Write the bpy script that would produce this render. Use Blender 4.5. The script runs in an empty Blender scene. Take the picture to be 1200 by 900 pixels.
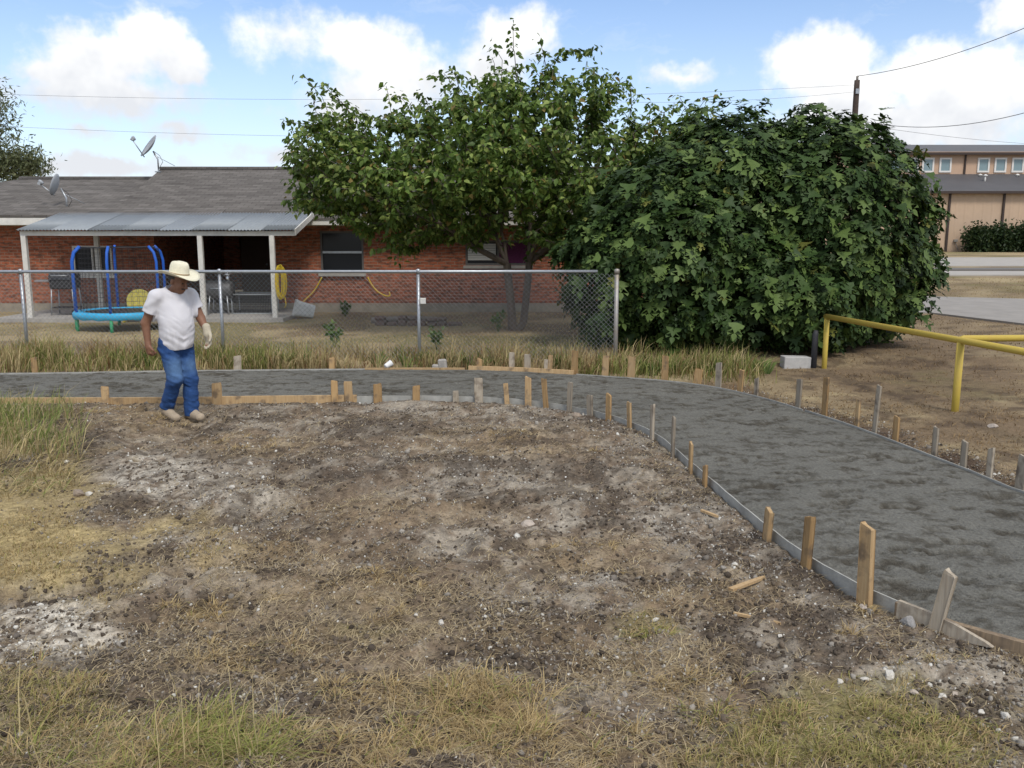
import bpy, math, random
import numpy as np

random.seed(7)
RS = np.random.RandomState(11)
scene = bpy.context.scene
COL = scene.collection

# ---------------------------------------------------------------- camera
FPX = 1040.0                      # focal length in pixels of the 1200 px wide photograph
PITCH = math.atan(178 / FPX)
CAMZ = 2.0
cam_data = bpy.data.cameras.new('camera')
cam_data.sensor_width = 36.0
cam_data.lens = FPX / 1200 * 36.0
cam_data.clip_end = 4000
cam_data.clip_start = 0.05
cam = bpy.data.objects.new('camera', cam_data)
COL.objects.link(cam)
cam.location = (0, 0, CAMZ)
cam.rotation_euler = (math.pi / 2 - PITCH, 0, 0)
scene.camera = cam

# ---------------------------------------------------------------- exposure
scene.render.engine = 'CYCLES'
scene.view_settings.view_transform = 'Standard'
scene.view_settings.look = 'None'
scene.view_settings.gamma = 1.0
scene.view_settings.exposure = 0.7
scene.cycles.max_bounces = 5
scene.cycles.diffuse_bounces = 3
scene.cycles.glossy_bounces = 2
scene.cycles.transmission_bounces = 3
scene.cycles.transparent_max_bounces = 12

# ---------------------------------------------------------------- sun
SUN_EL, SUN_AZ = 52.0, 158.0      # azimuth clockwise from +Y (straight ahead): high, behind and to the right of the camera
sun_data = bpy.data.lights.new('sun', 'SUN')
sun_data.energy = 1.5
sun_data.angle = math.radians(14)
sun_data.color = (1.0, 0.95, 0.88)
sun = bpy.data.objects.new('sun', sun_data)
COL.objects.link(sun)
sun.rotation_euler = (math.radians(90 - SUN_EL), 0, math.radians(180 - SUN_AZ))
sun.location = (0, 0, 30)


# ---------------------------------------------------------------- pixel <-> world helpers (1200x900 photo pixels)
def ray(px, py):
    x = (px - 600) / FPX
    y = -(py - 450) / FPX
    return np.array([x, math.cos(PITCH) + y * math.sin(PITCH), -math.sin(PITCH) + y * math.cos(PITCH)])


def A(px, py, Y):
    """world point on the ray through a photo pixel, at distance Y along the ground"""
    d = ray(px, py)
    return np.array([0, 0, CAMZ]) + d * (Y / d[1])


def pix(x, y, z):
    """world -> photo pixel"""
    dz = z - CAMZ
    fw = y * math.cos(PITCH) - dz * math.sin(PITCH)
    up = y * math.sin(PITCH) + dz * math.cos(PITCH)
    fw = np.where(fw < 0.05, 0.05, fw)
    return 600 + FPX * x / fw, 450 - FPX * up / fw


# ---------------------------------------------------------------- world: sky with cumulus
world = bpy.data.worlds.new('World')
scene.world = world
world.use_nodes = True


def build_world():
    nt = world.node_tree
    N, L = nt.nodes, nt.links
    N.clear()

    def mth(op, a, b=None, c=None, clamp=False):
        n = N.new('ShaderNodeMath'); n.operation = op; n.use_clamp = clamp
        for i, v in enumerate((a, b, c)):
            if v is None: continue
            if isinstance(v, (int, float)): n.inputs[i].default_value = v
            else: L.new(v, n.inputs[i])
        return n.outputs[0]

    def vm(op, a, b=None, c=None):
        n = N.new('ShaderNodeVectorMath'); n.operation = op
        for i, v in enumerate((a, b, c)):
            if v is None: continue
            if isinstance(v, tuple): n.inputs[i].default_value = v
            else: L.new(v, n.inputs[i])
        return n.outputs['Value'] if op == 'LENGTH' else n.outputs[0]

    out = N.new('ShaderNodeOutputWorld')
    bg = N.new('ShaderNodeBackground')
    bg.inputs['Strength'].default_value = 0.10
    sky = N.new('ShaderNodeTexSky')
    sky.sky_type = 'NISHITA'
    sky.sun_disc = False
    sky.sun_elevation = math.radians(SUN_EL)
    sky.sun_rotation = math.radians(SUN_AZ)
    sky.altitude = 200
    sky.air_density = 1.0
    sky.dust_density = 0.3
    sky.ozone_density = 1.4
    tc = N.new('ShaderNodeTexCoord')
    sep = N.new('ShaderNodeSeparateXYZ')
    L.new(tc.outputs['Generated'], sep.inputs[0])
    az = mth('MULTIPLY', mth('ARCTAN2', sep.outputs[0], sep.outputs[1]), 57.2958)
    el = mth('MULTIPLY', mth('ARCSINE', sep.outputs[2]), 57.2958)
    comb = N.new('ShaderNodeCombineXYZ')
    L.new(az, comb.inputs[0]); L.new(el, comb.inputs[1])
    p = comb.outputs[0]

    def noise(vec, scale, detail=7, rough=0.58, lac=2.1):
        n = N.new('ShaderNodeTexNoise')
        n.inputs['Scale'].default_value = scale
        n.inputs['Detail'].default_value = detail
        n.inputs['Roughness'].default_value = rough
        n.inputs['Lacunarity'].default_value = lac
        L.new(vec, n.inputs['Vector'])
        return n.outputs['Fac']

    # cloud masses: photo pixel centre and half sizes turned into azimuth / elevation
    blobs = [(172, 46, 46, 36, 1), (118, 68, 75, 36, 1), (70, 86, 52, 26, 1), (214, 74, 36, 24, 1), (120, 112, 120, 28, .75),
             (428, 56, 62, 36, 1), (462, 92, 70, 46, .9), (405, 132, 70, 34, .55),
             (604, 46, 46, 38, .95), (575, 76, 50, 34, .75),
             (962, 76, 66, 46, 1.2), (990, 122, 64, 44, 1.2), (1092, 92, 62, 44, 1.2), (1150, 112, 70, 56, 1.25),
             (1060, 150, 150, 36, 1.2), (1196, 12, 46, 32, .95), (1245, 90, 60, 50, 1),
             (120, 196, 120, 17, .75), (215, 154, 40, 13, .6), (100, 152, 40, 12, .6), (345, 40, 85, 32, .42), (800, 88, 46, 14, .5), (340, 180, 90, 14, .5)]

    def ae(px, py):
        d = ray(px, py); d = d / np.linalg.norm(d)
        return math.degrees(math.atan2(d[0], d[1])), math.degrees(math.asin(d[2]))

    # warp the coordinates so that outlines billow
    nz = N.new('ShaderNodeTexNoise'); nz.inputs['Scale'].default_value = 0.55; nz.inputs['Detail'].default_value = 3
    nz.inputs['Roughness'].default_value = 0.6
    L.new(p, nz.inputs['Vector'])
    wv = vm('MULTIPLY_ADD', vm('SUBTRACT', nz.outputs['Color'], (0.5, 0.5, 0.5)), (2.6, 2.0, 0), p)
    mass = None
    for (px, py, rx, ry, s) in blobs:
        a, e = ae(px, py)
        a1, _ = ae(px + rx, py); _, e1 = ae(px, py - ry)
        ra, re = max(a1 - a, .4), max(e1 - e, .4)
        q = vm('MULTIPLY_ADD', wv, (1 / ra, 1 / re, 0), (-a / ra, -e / re, 0))
        d = mth('MULTIPLY', mth('SUBTRACT', 1.25, vm('LENGTH', q)), s)
        mass = d if mass is None else mth('SMOOTH_MAX', mass, d, 0.25)
    # the unseen rest of the sky carries denser cumulus, thickened to neutralise the light
    away = N.new('ShaderNodeMapRange'); away.interpolation_type = 'SMOOTHSTEP'
    away.inputs['From Min'].default_value = 31; away.inputs['From Max'].default_value = 38
    L.new(mth('MAXIMUM', mth('ABSOLUTE', az), mth('MULTIPLY_ADD', el, 1.0, 17.0)), away.inputs['Value'])
    gen = noise(vm('MULTIPLY', tc.outputs['Generated'], (1, 1, 1.7)), 3.2, 2, 0.5)
    gmass = mth('MULTIPLY_ADD', gen, 7.0, -2.9)
    fine = noise(p, 0.42, 6, 0.6)
    finer = noise(vm('MULTIPLY', tc.outputs['Generated'], (1, 1, 1.7)), 14.0, 3, 0.6)

    def density(mass_, fine_):
        field = mth('ADD', mass_, mth('MULTIPLY_ADD', fine_, 1.3, -0.78))
        mr = N.new('ShaderNodeMapRange'); mr.interpolation_type = 'SMOOTHSTEP'
        mr.inputs['From Min'].default_value = -0.18; mr.inputs['From Max'].default_value = 0.55
        L.new(field, mr.inputs['Value'])
        return mr.outputs[0]
    dens = density(mass, fine)
    gdens = density(gmass, finer)
    # thin high streaks and a pale veil near the horizon
    st = noise(vm('MULTIPLY', wv, (0.12, 0.5, 0)), 1.0, 4, 0.62)
    stm = mth('MULTIPLY', mth('SUBTRACT', st, 0.47, None, True), 2.6, None, True)
    veil = N.new('ShaderNodeMapRange'); veil.interpolation_type = 'SMOOTHSTEP'
    veil.inputs['From Min'].default_value = 16; veil.inputs['From Max'].default_value = 1
    veil.inputs['To Max'].default_value = 0.5; veil.inputs['To Min'].default_value = 0.05
    L.new(el, veil.inputs['Value'])
    # cloud tone: white heads, light grey bases
    mrb = N.new('ShaderNodeMapRange'); mrb.inputs['From Min'].default_value = -32; mrb.inputs['From Max'].default_value = 32
    L.new(az, mrb.inputs['Value'])
    rb = N.new('ShaderNodeValToRGB'); L.new(mrb.outputs[0], rb.inputs[0])
    keys = [(0, 108), (230, 108), (340, 130), (480, 130), (560, 98), (700, 98), (860, 150), (1200, 165)]
    for i, (kx, ky) in enumerate(keys):
        a_, e_ = ae(kx, ky)
        el_ = rb.color_ramp.elements[i] if i < 2 else rb.color_ramp.elements.new(1.0)
        el_.position = (a_ + 32) / 64; v_ = e_ / 20; el_.color = (v_, v_, v_, 1)
    vert = mth('MULTIPLY_ADD', mth('SUBTRACT', el, mth('MULTIPLY', rb.outputs[0], 20.0)), 0.42, -0.35)
    tone_n = noise(vm('ADD', p, (3.1, 0.55, 0)), 0.34, 3, 0.6)
    tone = mth('ADD', mth('MULTIPLY_ADD', mth('MINIMUM', vert, 1.0), 0.45, 0.5), mth('MULTIPLY_ADD', tone_n, 1.5, -0.75), None, True)
    ramp = N.new('ShaderNodeMix'); ramp.data_type = 'RGBA'
    ramp.inputs[6].default_value = (4.5, 4.7, 5.1, 1)
    ramp.inputs[7].default_value = (7.1, 7.1, 7.05, 1)
    L.new(mth('MAXIMUM', tone, 0.2), ramp.inputs[0])
    # sky colour with veil
    m1 = N.new('ShaderNodeMix'); m1.data_type = 'RGBA'
    L.new(mth('MAXIMUM', mth('MULTIPLY', stm, 0.6), veil.outputs[0]), m1.inputs[0])
    hs = N.new('ShaderNodeMix'); hs.data_type = 'RGBA'; hs.blend_type = 'MULTIPLY'; hs.inputs[0].default_value = 1.0
    L.new(sky.outputs[0], hs.inputs[6]); hs.inputs[7].default_value = SKY_TINT
    L.new(hs.outputs[2], m1.inputs[6]); m1.inputs[7].default_value = (5.0, 5.6, 6.4, 1)
    m2 = N.new('ShaderNodeMix'); m2.data_type = 'RGBA'
    L.new(dens, m2.inputs[0]); L.new(m1.outputs[2], m2.inputs[6]); L.new(ramp.outputs[2], m2.inputs[7])
    L.new(m2.outputs[2], bg.inputs['Color'])
    # away from the clouds in view the sky goes on with that thickened cloud in the same tones
    bg2 = N.new('ShaderNodeBackground'); bg2.inputs['Strength'].default_value = 0.10
    m3 = N.new('ShaderNodeMix'); m3.data_type = 'RGBA'
    gr = N.new('ShaderNodeMix'); gr.data_type = 'RGBA'
    gr.inputs[6].default_value = ramp.inputs[6].default_value; gr.inputs[7].default_value = ramp.inputs[7].default_value
    L.new(gen, gr.inputs[0])
    gv = N.new('ShaderNodeMix'); gv.data_type = 'RGBA'
    L.new(veil.outputs[0], gv.inputs[0]); L.new(hs.outputs[2], gv.inputs[6]); gv.inputs[7].default_value = m1.inputs[7].default_value
    L.new(gdens, m3.inputs[0]); L.new(gv.outputs[2], m3.inputs[6]); L.new(gr.outputs[2], m3.inputs[7])
    L.new(m3.outputs[2], bg2.inputs['Color'])
    ms = N.new('ShaderNodeMixShader')
    L.new(away.outputs[0], ms.inputs[0]); L.new(bg.outputs[0], ms.inputs[1]); L.new(bg2.outputs[0], ms.inputs[2])
    L.new(ms.outputs[0], out.inputs['Surface'])


SKY_TINT = (0.90, 0.95, 1.06, 1)
build_world()
world.cycles.sampling_method = 'MANUAL'
world.cycles.sample_map_resolution = 256


# ---------------------------------------------------------------- numpy noise
def _hash(ix, iy, seed):
    n = (ix.astype(np.int64) * 374761393 + iy.astype(np.int64) * 668265263 + seed * 1442695041) & 0x7fffffff
    n = ((n ^ (n >> 13)) * 1274126177) & 0x7fffffff
    n = n ^ (n >> 16)
    return (n & 0xffff) / 65535.0


def vnoise(x, y, seed=0):
    x = np.asarray(x, float); y = np.asarray(y, float)
    ix = np.floor(x); iy = np.floor(y)
    fx = x - ix; fy = y - iy
    fx = fx * fx * (3 - 2 * fx); fy = fy * fy * (3 - 2 * fy)
    a = _hash(ix, iy, seed); b = _hash(ix + 1, iy, seed); c = _hash(ix, iy + 1, seed); d = _hash(ix + 1, iy + 1, seed)
    return a + (b - a) * fx + (c - a) * fy + (a - b - c + d) * fx * fy


def fbm(x, y, seed=0, oct=4, gain=0.5):
    s = 0; a = 1; t = 0
    for i in range(oct):
        s = s + a * vnoise(x * 2 ** i + 17.3 * i, y * 2 ** i - 9.1 * i, seed + i); t += a; a *= gain
    return s / t


def sstep(a, b, x):
    t = np.clip((x - a) / (b - a), 0, 1)
    return t * t * (3 - 2 * t)


# ---------------------------------------------------------------- materials
MATS = {}


def mat(name, col=(.5, .5, .5), rough=.8, var=0.0, vscale=8.0, bump=0.0, bscale=40.0, col2=None, attr=None, metal=0.0,
        transl=0.0, stretch=None, spec=0.4, coat=0.0, detail=3):
    if name in MATS: return MATS[name]
    m = bpy.data.materials.new(name); m.use_nodes = True
    N, L = m.node_tree.nodes, m.node_tree.links
    b = N['Principled BSDF']
    b.inputs['Roughness'].default_value = rough
    b.inputs['Metallic'].default_value = metal
    b.inputs['Specular IOR Level'].default_value = spec
    b.inputs['Coat Weight'].default_value = coat
    b.inputs['Base Color'].default_value = (*col, 1)
    tc = N.new('ShaderNodeTexCoord')
    vec = tc.outputs['Object']
    if stretch:
        mp = N.new('ShaderNodeMapping'); mp.inputs['Scale'].default_value = stretch
        L.new(vec, mp.inputs['Vector']); vec = mp.outputs[0]
    base = None
    if attr:
        an = N.new('ShaderNodeAttribute'); an.attribute_name = attr; base = an.outputs['Color']
    if var > 0 or col2:
        n = N.new('ShaderNodeTexNoise'); n.inputs['Scale'].default_value = vscale; n.inputs['Detail'].default_value = detail
        n.inputs['Roughness'].default_value = .65
        L.new(vec, n.inputs['Vector'])
        if col2:
            mr = N.new('ShaderNodeMapRange'); mr.inputs['From Min'].default_value = .35; mr.inputs['From Max'].default_value = .65
            L.new(n.outputs['Fac'], mr.inputs['Value'])
            mx = N.new('ShaderNodeMix'); mx.data_type = 'RGBA'
            L.new(mr.outputs[0], mx.inputs[0]); mx.inputs[6].default_value = (*col, 1); mx.inputs[7].default_value = (*col2, 1)
            base = mx.outputs[2]
        if var > 0:
            mr = N.new('ShaderNodeMapRange'); mr.inputs['From Min'].default_value = .25; mr.inputs['From Max'].default_value = .75
            mr.inputs['To Min'].default_value = 1 - var; mr.inputs['To Max'].default_value = 1 + var
            L.new(n.outputs['Fac'], mr.inputs['Value'])
            mx = N.new('ShaderNodeMix'); mx.data_type = 'RGBA'; mx.blend_type = 'MULTIPLY'; mx.inputs[0].default_value = 1
            if base is not None: L.new(base, mx.inputs[6])
            else: mx.inputs[6].default_value = (*col, 1)
            L.new(mr.outputs[0], mx.inputs[7]); base = mx.outputs[2]
    if base is not None: L.new(base, b.inputs['Base Color'])
    if bump > 0:
        n = N.new('ShaderNodeTexNoise'); n.inputs['Scale'].default_value = bscale; n.inputs['Detail'].default_value = 3
        n.inputs['Roughness'].default_value = .65
        L.new(vec, n.inputs['Vector'])
        bp = N.new('ShaderNodeBump'); bp.inputs['Strength'].default_value = bump; bp.inputs['Distance'].default_value = .02
        L.new(n.outputs['Fac'], bp.inputs['Height']); L.new(bp.outputs[0], b.inputs['Normal'])
    if transl > 0:
        t = N.new('ShaderNodeBsdfTranslucent'); mixs = N.new('ShaderNodeMixShader'); mixs.inputs[0].default_value = transl
        if base is not None: L.new(base, t.inputs['Color'])
        else: t.inputs['Color'].default_value = (*col, 1)
        L.new(b.outputs[0], mixs.inputs[1]); L.new(t.outputs[0], mixs.inputs[2])
        L.new(mixs.outputs[0], N['Material Output'].inputs['Surface'])
    MATS[name] = m
    return m


# ---------------------------------------------------------------- object helpers
def tag(o, label=None, cat=None, group=None, kind=None):
    if label: o['label'] = label
    if cat: o['category'] = cat
    if group: o['group'] = group
    if kind: o['kind'] = kind
    return o


def empty(name, loc, label=None, cat=None, group=None):
    o = bpy.data.objects.new(name, None); COL.objects.link(o)
    o.location = tuple(float(v) for v in loc); o.empty_display_size = .1
    return tag(o, label, cat, group)


def root_loc(o):
    v = np.array(o.location)
    while o.parent is not None:
        o = o.parent; v = v + np.array(o.location)
    return v


def link(name, me, m, parent=None, loc=None):
    """mesh data in world coordinates relative to loc (top-level) or to the parent's place"""
    if m is not None and len(me.materials) == 0: me.materials.append(m)
    o = bpy.data.objects.new(name, me); COL.objects.link(o)
    if parent is not None: o.parent = parent
    elif loc is not None: o.location = tuple(float(v) for v in loc)
    return o


def np_mesh(name, V, F, cols=None, smooth=False):
    """V (n,3), F (m,k) uniform polygons or a list of arrays"""
    me = bpy.data.meshes.new(name)
    V = np.ascontiguousarray(V, np.float32)
    Fs = F if isinstance(F, list) else [F]
    Fs = [np.asarray(f, np.int32) for f in Fs if len(f)]
    tot = np.concatenate([np.full(len(f), f.shape[1], np.int32) for f in Fs])
    idx = np.concatenate([f.ravel() for f in Fs])
    st = np.concatenate([[0], np.cumsum(tot)[:-1]]).astype(np.int32)
    me.vertices.add(len(V)); me.vertices.foreach_set('co', V.ravel())
    me.loops.add(len(idx)); me.loops.foreach_set('vertex_index', idx)
    me.polygons.add(len(tot)); me.polygons.foreach_set('loop_start', st)
    try: me.polygons.foreach_set('loop_total', tot)
    except Exception: pass
    if smooth: me.polygons.foreach_set('use_smooth', np.ones(len(tot), bool))
    me.update(calc_edges=True)
    if cols is not None:
        ca = me.color_attributes.new('Col', 'FLOAT_COLOR', 'POINT')
        c = np.ones((len(V), 4), np.float32); c[:, :3] = cols
        ca.data.foreach_set('color', c.ravel())
    return me


def rotz(a):
    c, s = math.cos(a), math.sin(a)
    return np.array([[c, -s, 0], [s, c, 0], [0, 0, 1.0]])


def rotx(a):
    c, s = math.cos(a), math.sin(a)
    return np.array([[1, 0, 0], [0, c, -s], [0, s, c.real if hasattr(c, 'real') else c]])


def roty(a):
    c, s = math.cos(a), math.sin(a)
    return np.array([[c, 0, s], [0, 1, 0], [-s, 0, c]])


class MB:
    """collects simple solids, then links them as one mesh"""
    def __init__(s):
        s.v = []; s.f = []; s.sm = []

    def add(s, V, F, smooth=False):
        o = len(s.v)
        s.v.extend([tuple(map(float, p)) for p in V]); s.f.extend([tuple(int(i) + o for i in f) for f in F]); s.sm.extend([smooth] * len(F))
        return s

    def box(s, c, size, R=None, bev=0.0):
        hx, hy, hz = [q / 2 for q in size]
        if bev <= 0:
            V = np.array([(x, y, z) for x in (-hx, hx) for y in (-hy, hy) for z in (-hz, hz)])
            F = [(0, 1, 3, 2), (4, 6, 7, 5), (0, 4, 5, 1), (2, 3, 7, 6), (0, 2, 6, 4), (1, 5, 7, 3)]
        else:
            b = min(bev, hx * .9, hy * .9, hz * .9)
            V = []; key = {}
            for sx in (-1, 1):
                for sy in (-1, 1):
                    for sz in (-1, 1):
                        for ax in range(3):
                            p = [sx * (hx - b), sy * (hy - b), sz * (hz - b)]
                            p[ax] = (sx * hx, sy * hy, sz * hz)[ax]
                            key[(sx, sy, sz, ax)] = len(V); V.append(p)
            F = []
            k = key
            for sgn in (-1, 1):
                q = [k[(sgn, a, b_, 0)] for a, b_ in ((-1, -1), (1, -1), (1, 1), (-1, 1))]; F.append(q if sgn > 0 else q[::-1])
                q = [k[(a, sgn, b_, 1)] for a, b_ in ((-1, -1), (1, -1), (1, 1), (-1, 1))]; F.append(q[::-1] if sgn > 0 else q)
                q = [k[(a, b_, sgn, 2)] for a, b_ in ((-1, -1), (1, -1), (1, 1), (-1, 1))]; F.append(q if sgn > 0 else q[::-1])
            for a in (-1, 1):
                for c2 in (-1, 1):
                    F.append([k[(a, c2, -1, 0)], k[(a, c2, 1, 0)], k[(a, c2, 1, 1)], k[(a, c2, -1, 1)]])
                    F.append([k[(a, -1, c2, 0)], k[(a, 1, c2, 0)], k[(a, 1, c2, 2)], k[(a, -1, c2, 2)]])
                    F.append([k[(-1, a, c2, 1)], k[(1, a, c2, 1)], k[(1, a, c2, 2)], k[(-1, a, c2, 2)]])
            for sx in (-1, 1):
                for sy in (-1, 1):
                    for sz in (-1, 1):
                        F.append([k[(sx, sy, sz, i)] for i in range(3)])
            V = np.array(V)
        if R is not None: V = V @ np.asarray(R).T
        return s.add(V + np.asarray(c, float), F)

    def tube(s, pts, rad, n=8, cap=True, smooth=True):
        pts = [np.asarray(p, float) for p in pts]
        m = len(pts)
        rad = rad if isinstance(rad, (list, tuple, np.ndarray)) else [rad] * m
        V = []; up = None
        for i in range(m):
            t = pts[min(i + 1, m - 1)] - pts[max(i - 1, 0)]
            t = t / (np.linalg.norm(t) + 1e-12)
            if up is None:
                up = np.array([0, 0, 1.0]) if abs(t[2]) < .9 else np.array([1.0, 0, 0])
            a = up - t * (up @ t); a /= np.linalg.norm(a) + 1e-12
            up = a
            b = np.cross(t, a)
            for k in range(n):
                th = 2 * math.pi * k / n
                V.append(pts[i] + rad[i] * (a * math.cos(th) + b * math.sin(th)))
        F = [(i * n + k, i * n + (k + 1) % n, (i + 1) * n + (k + 1) % n, (i + 1) * n + k) for i in range(m - 1) for k in range(n)]
        s.add(V, F, smooth)
        if cap:
            o = len(s.v) - m * n
            s.f.append(tuple(o + k for k in range(n))[::-1]); s.sm.append(False)
            s.f.append(tuple(o + (m - 1) * n + k for k in range(n))); s.sm.append(False)
        return s

    def lathe(s, prof, c, n=16, R=None, smooth=True):
        V = []
        for (r, z) in prof:
            for k in range(n):
                th = 2 * math.pi * k / n
                V.append((r * math.cos(th), r * math.sin(th), z))
        V = np.array(V)
        if R is not None: V = V @ np.asarray(R).T
        V = V + np.asarray(c, float)
        m = len(prof)
        F = [(i * n + k, i * n + (k + 1) % n, (i + 1) * n + (k + 1) % n, (i + 1) * n + k) for i in range(m - 1) for k in range(n)]
        s.add(V, F, smooth)
        o = len(s.v) - m * n
        s.f.append(tuple(o + k for k in range(n))[::-1]); s.sm.append(False)
        s.f.append(tuple(o + (m - 1) * n + k for k in range(n))); s.sm.append(False)
        return s

    def prism(s, poly, a, b):
        """poly: list of points as 3-vectors, extruded by vector from a to b (offset vectors)"""
        n = len(poly)
        V = [np.asarray(p, float) + np.asarray(a, float) for p in poly] + [np.asarray(p, float) + np.asarray(b, float) for p in poly]
        F = [tuple(range(n))[::-1], tuple(range(n, 2 * n))] + [(i, (i + 1) % n, n + (i + 1) % n, n + i) for i in range(n)]
        return s.add(V, F)

    def build(s, name, m, parent=None, loc=None):
        base = root_loc(parent) if parent is not None else (np.zeros(3) if loc is None else np.asarray(loc, float))
        me = bpy.data.meshes.new(name)
        V = np.array(s.v) - base
        me.from_pydata([tuple(p) for p in V], [], s.f)
        me.polygons.foreach_set('use_smooth', s.sm)
        me.update()
        o = link(name, me, m, parent, None if parent is not None else base)
        return o


def scatter_mesh(name, T, TF, R, pos, scale, cols):
    """many copies of a small template in one mesh"""
    T = np.asarray(T, float); n = len(T); m = len(pos)
    sc = np.asarray(scale, float)
    TS = T[None] * (sc[:, None, None] if sc.ndim == 1 else sc[:, None, :])
    V = np.einsum('mij,mkj->mki', R, TS) + pos[:, None, :]
    off = (np.arange(m) * n)[:, None, None]
    Fs = {}
    for f in TF: Fs.setdefault(len(f), []).append(f)
    FL = [(np.array(v)[None] + off).reshape(-1, k) for k, v in Fs.items()]
    C = np.repeat(cols, n, axis=0)
    return np_mesh(name, V.reshape(-1, 3), FL, C)


def rand_rot(m, rs=RS):
    q = rs.normal(size=(m, 4)); q /= np.linalg.norm(q, axis=1)[:, None]
    w, x, y, z = q.T
    return np.stack([np.stack([1 - 2 * (y * y + z * z), 2 * (x * y - z * w), 2 * (x * z + y * w)], -1),
                     np.stack([2 * (x * y + z * w), 1 - 2 * (x * x + z * z), 2 * (y * z - x * w)], -1),
                     np.stack([2 * (x * z - y * w), 2 * (y * z + x * w), 1 - 2 * (x * x + y * y)], -1)], 1)


def frames(t, n):
    """rotation matrices with local y along t, local z near n"""
    t = t / np.linalg.norm(t, axis=1)[:, None]
    x = np.cross(t, n); x /= np.linalg.norm(x, axis=1)[:, None] + 1e-9
    z = np.cross(x, t)
    return np.stack([x, t, z], axis=2)


# ================================================================ THE PATH LINES
def G0(px, py, z=0.0):
    d = ray(px, py); t = (z - CAMZ) / d[2]
    return (np.array([0, 0, CAMZ]) + d * t)


def catmull(P, step=.05):
    P = np.asarray(P, float)
    P = np.vstack([2 * P[0] - P[1], P, 2 * P[-1] - P[-2]])
    out = []
    for i in range(1, len(P) - 2):
        n = max(2, int(np.linalg.norm(P[i + 1] - P[i]) / step))
        t = np.linspace(0, 1, n, endpoint=False)[:, None]
        a, b, c, d = P[i - 1], P[i], P[i + 1], P[i + 2]
        out.append(.5 * ((2 * b) + (-a + c) * t + (2 * a - 5 * b + 4 * c - d) * t ** 2 + (-a + 3 * b - 3 * c + d) * t ** 3))
    out.append(P[-2][None])
    return np.vstack(out)


def resample(P, n):
    s = np.concatenate([[0], np.cumsum(np.linalg.norm(np.diff(P, axis=0), axis=1))])
    u = np.linspace(0, s[-1], n)
    return np.stack([np.interp(u, s, P[:, k]) for k in range(P.shape[1])], 1)


ZP = 0.06                                          # top of the poured slab
near_px = [(0, 468), (130, 467.5), (260, 466.5), (400, 465), (500, 464), (600, 467.5), (690, 480), (760, 503), (815, 545), (880, 600), (950, 652), (1030, 695), (1120, 730), (1200, 752)]
far_px = [(0, 438), (200, 435), (400, 433), (540, 432.5), (620, 435), (700, 440), (770, 445), (830, 452), (890, 465), (950, 483), (1010, 503), (1080, 530), (1140, 553), (1200, 577)]
NE = np.array([G0(*p, ZP)[:2] for p in near_px])
FE = np.array([G0(*p, ZP)[:2] for p in far_px])
NE = np.vstack([[(-16, 10.1), (-10, 10.2)], NE, [(3.2, 3.3), (4.6, 1.9), (7, .2), (12, -2)]])
FE = np.vstack([[(-16, 12.15), (-11, 12.2)], FE, [(4.25, 5.6), (5.0, 4.6), (6.2, 3.4), (8.6, 1.7), (13, -.4)]])
NEAR = catmull(NE, .04); FAR = catmull(FE, .04)
# stations that pair the two edges
NS = 900
NEr = resample(NEAR, NS)
# for each near point the matching far point by relative arc length blended key stations
kn = np.linspace(0, 1, NS)
FEr = resample(FAR, NS)


def poly_dist(x, y, P):
    """distance to a polyline (coarse)"""
    Q = resample(P, 160)
    d = np.full(np.shape(x), 1e9)
    for i in range(len(Q) - 1):
        a = Q[i]; b = Q[i + 1]; ab = b - a; l2 = ab @ ab
        t = np.clip(((x - a[0]) * ab[0] + (y - a[1]) * ab[1]) / l2, 0, 1)
        d = np.minimum(d, np.hypot(x - a[0] - t * ab[0], y - a[1] - t * ab[1]))
    return d


PATH_POLY = np.vstack([resample(NEAR, 120), resample(FAR, 120)[::-1]])


def in_poly(x, y, P):
    ins = np.zeros(np.shape(x), bool)
    n = len(P)
    for i in range(n):
        x0, y0 = P[i]; x1, y1 = P[(i + 1) % n]
        c = ((y0 > y) != (y1 > y))
        if not c.any(): continue
        xi = (x1 - x0) * (y - y0) / ((y1 - y0) if y1 != y0 else 1e-9) + x0
        ins ^= c & (x < xi)
    return ins


def path_sd(x, y):
    """signed distance to the path: negative inside"""
    d = np.minimum(poly_dist(x, y, NEAR), poly_dist(x, y, FAR))
    return np.where(in_poly(x, y, PATH_POLY), -d, d)


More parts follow.
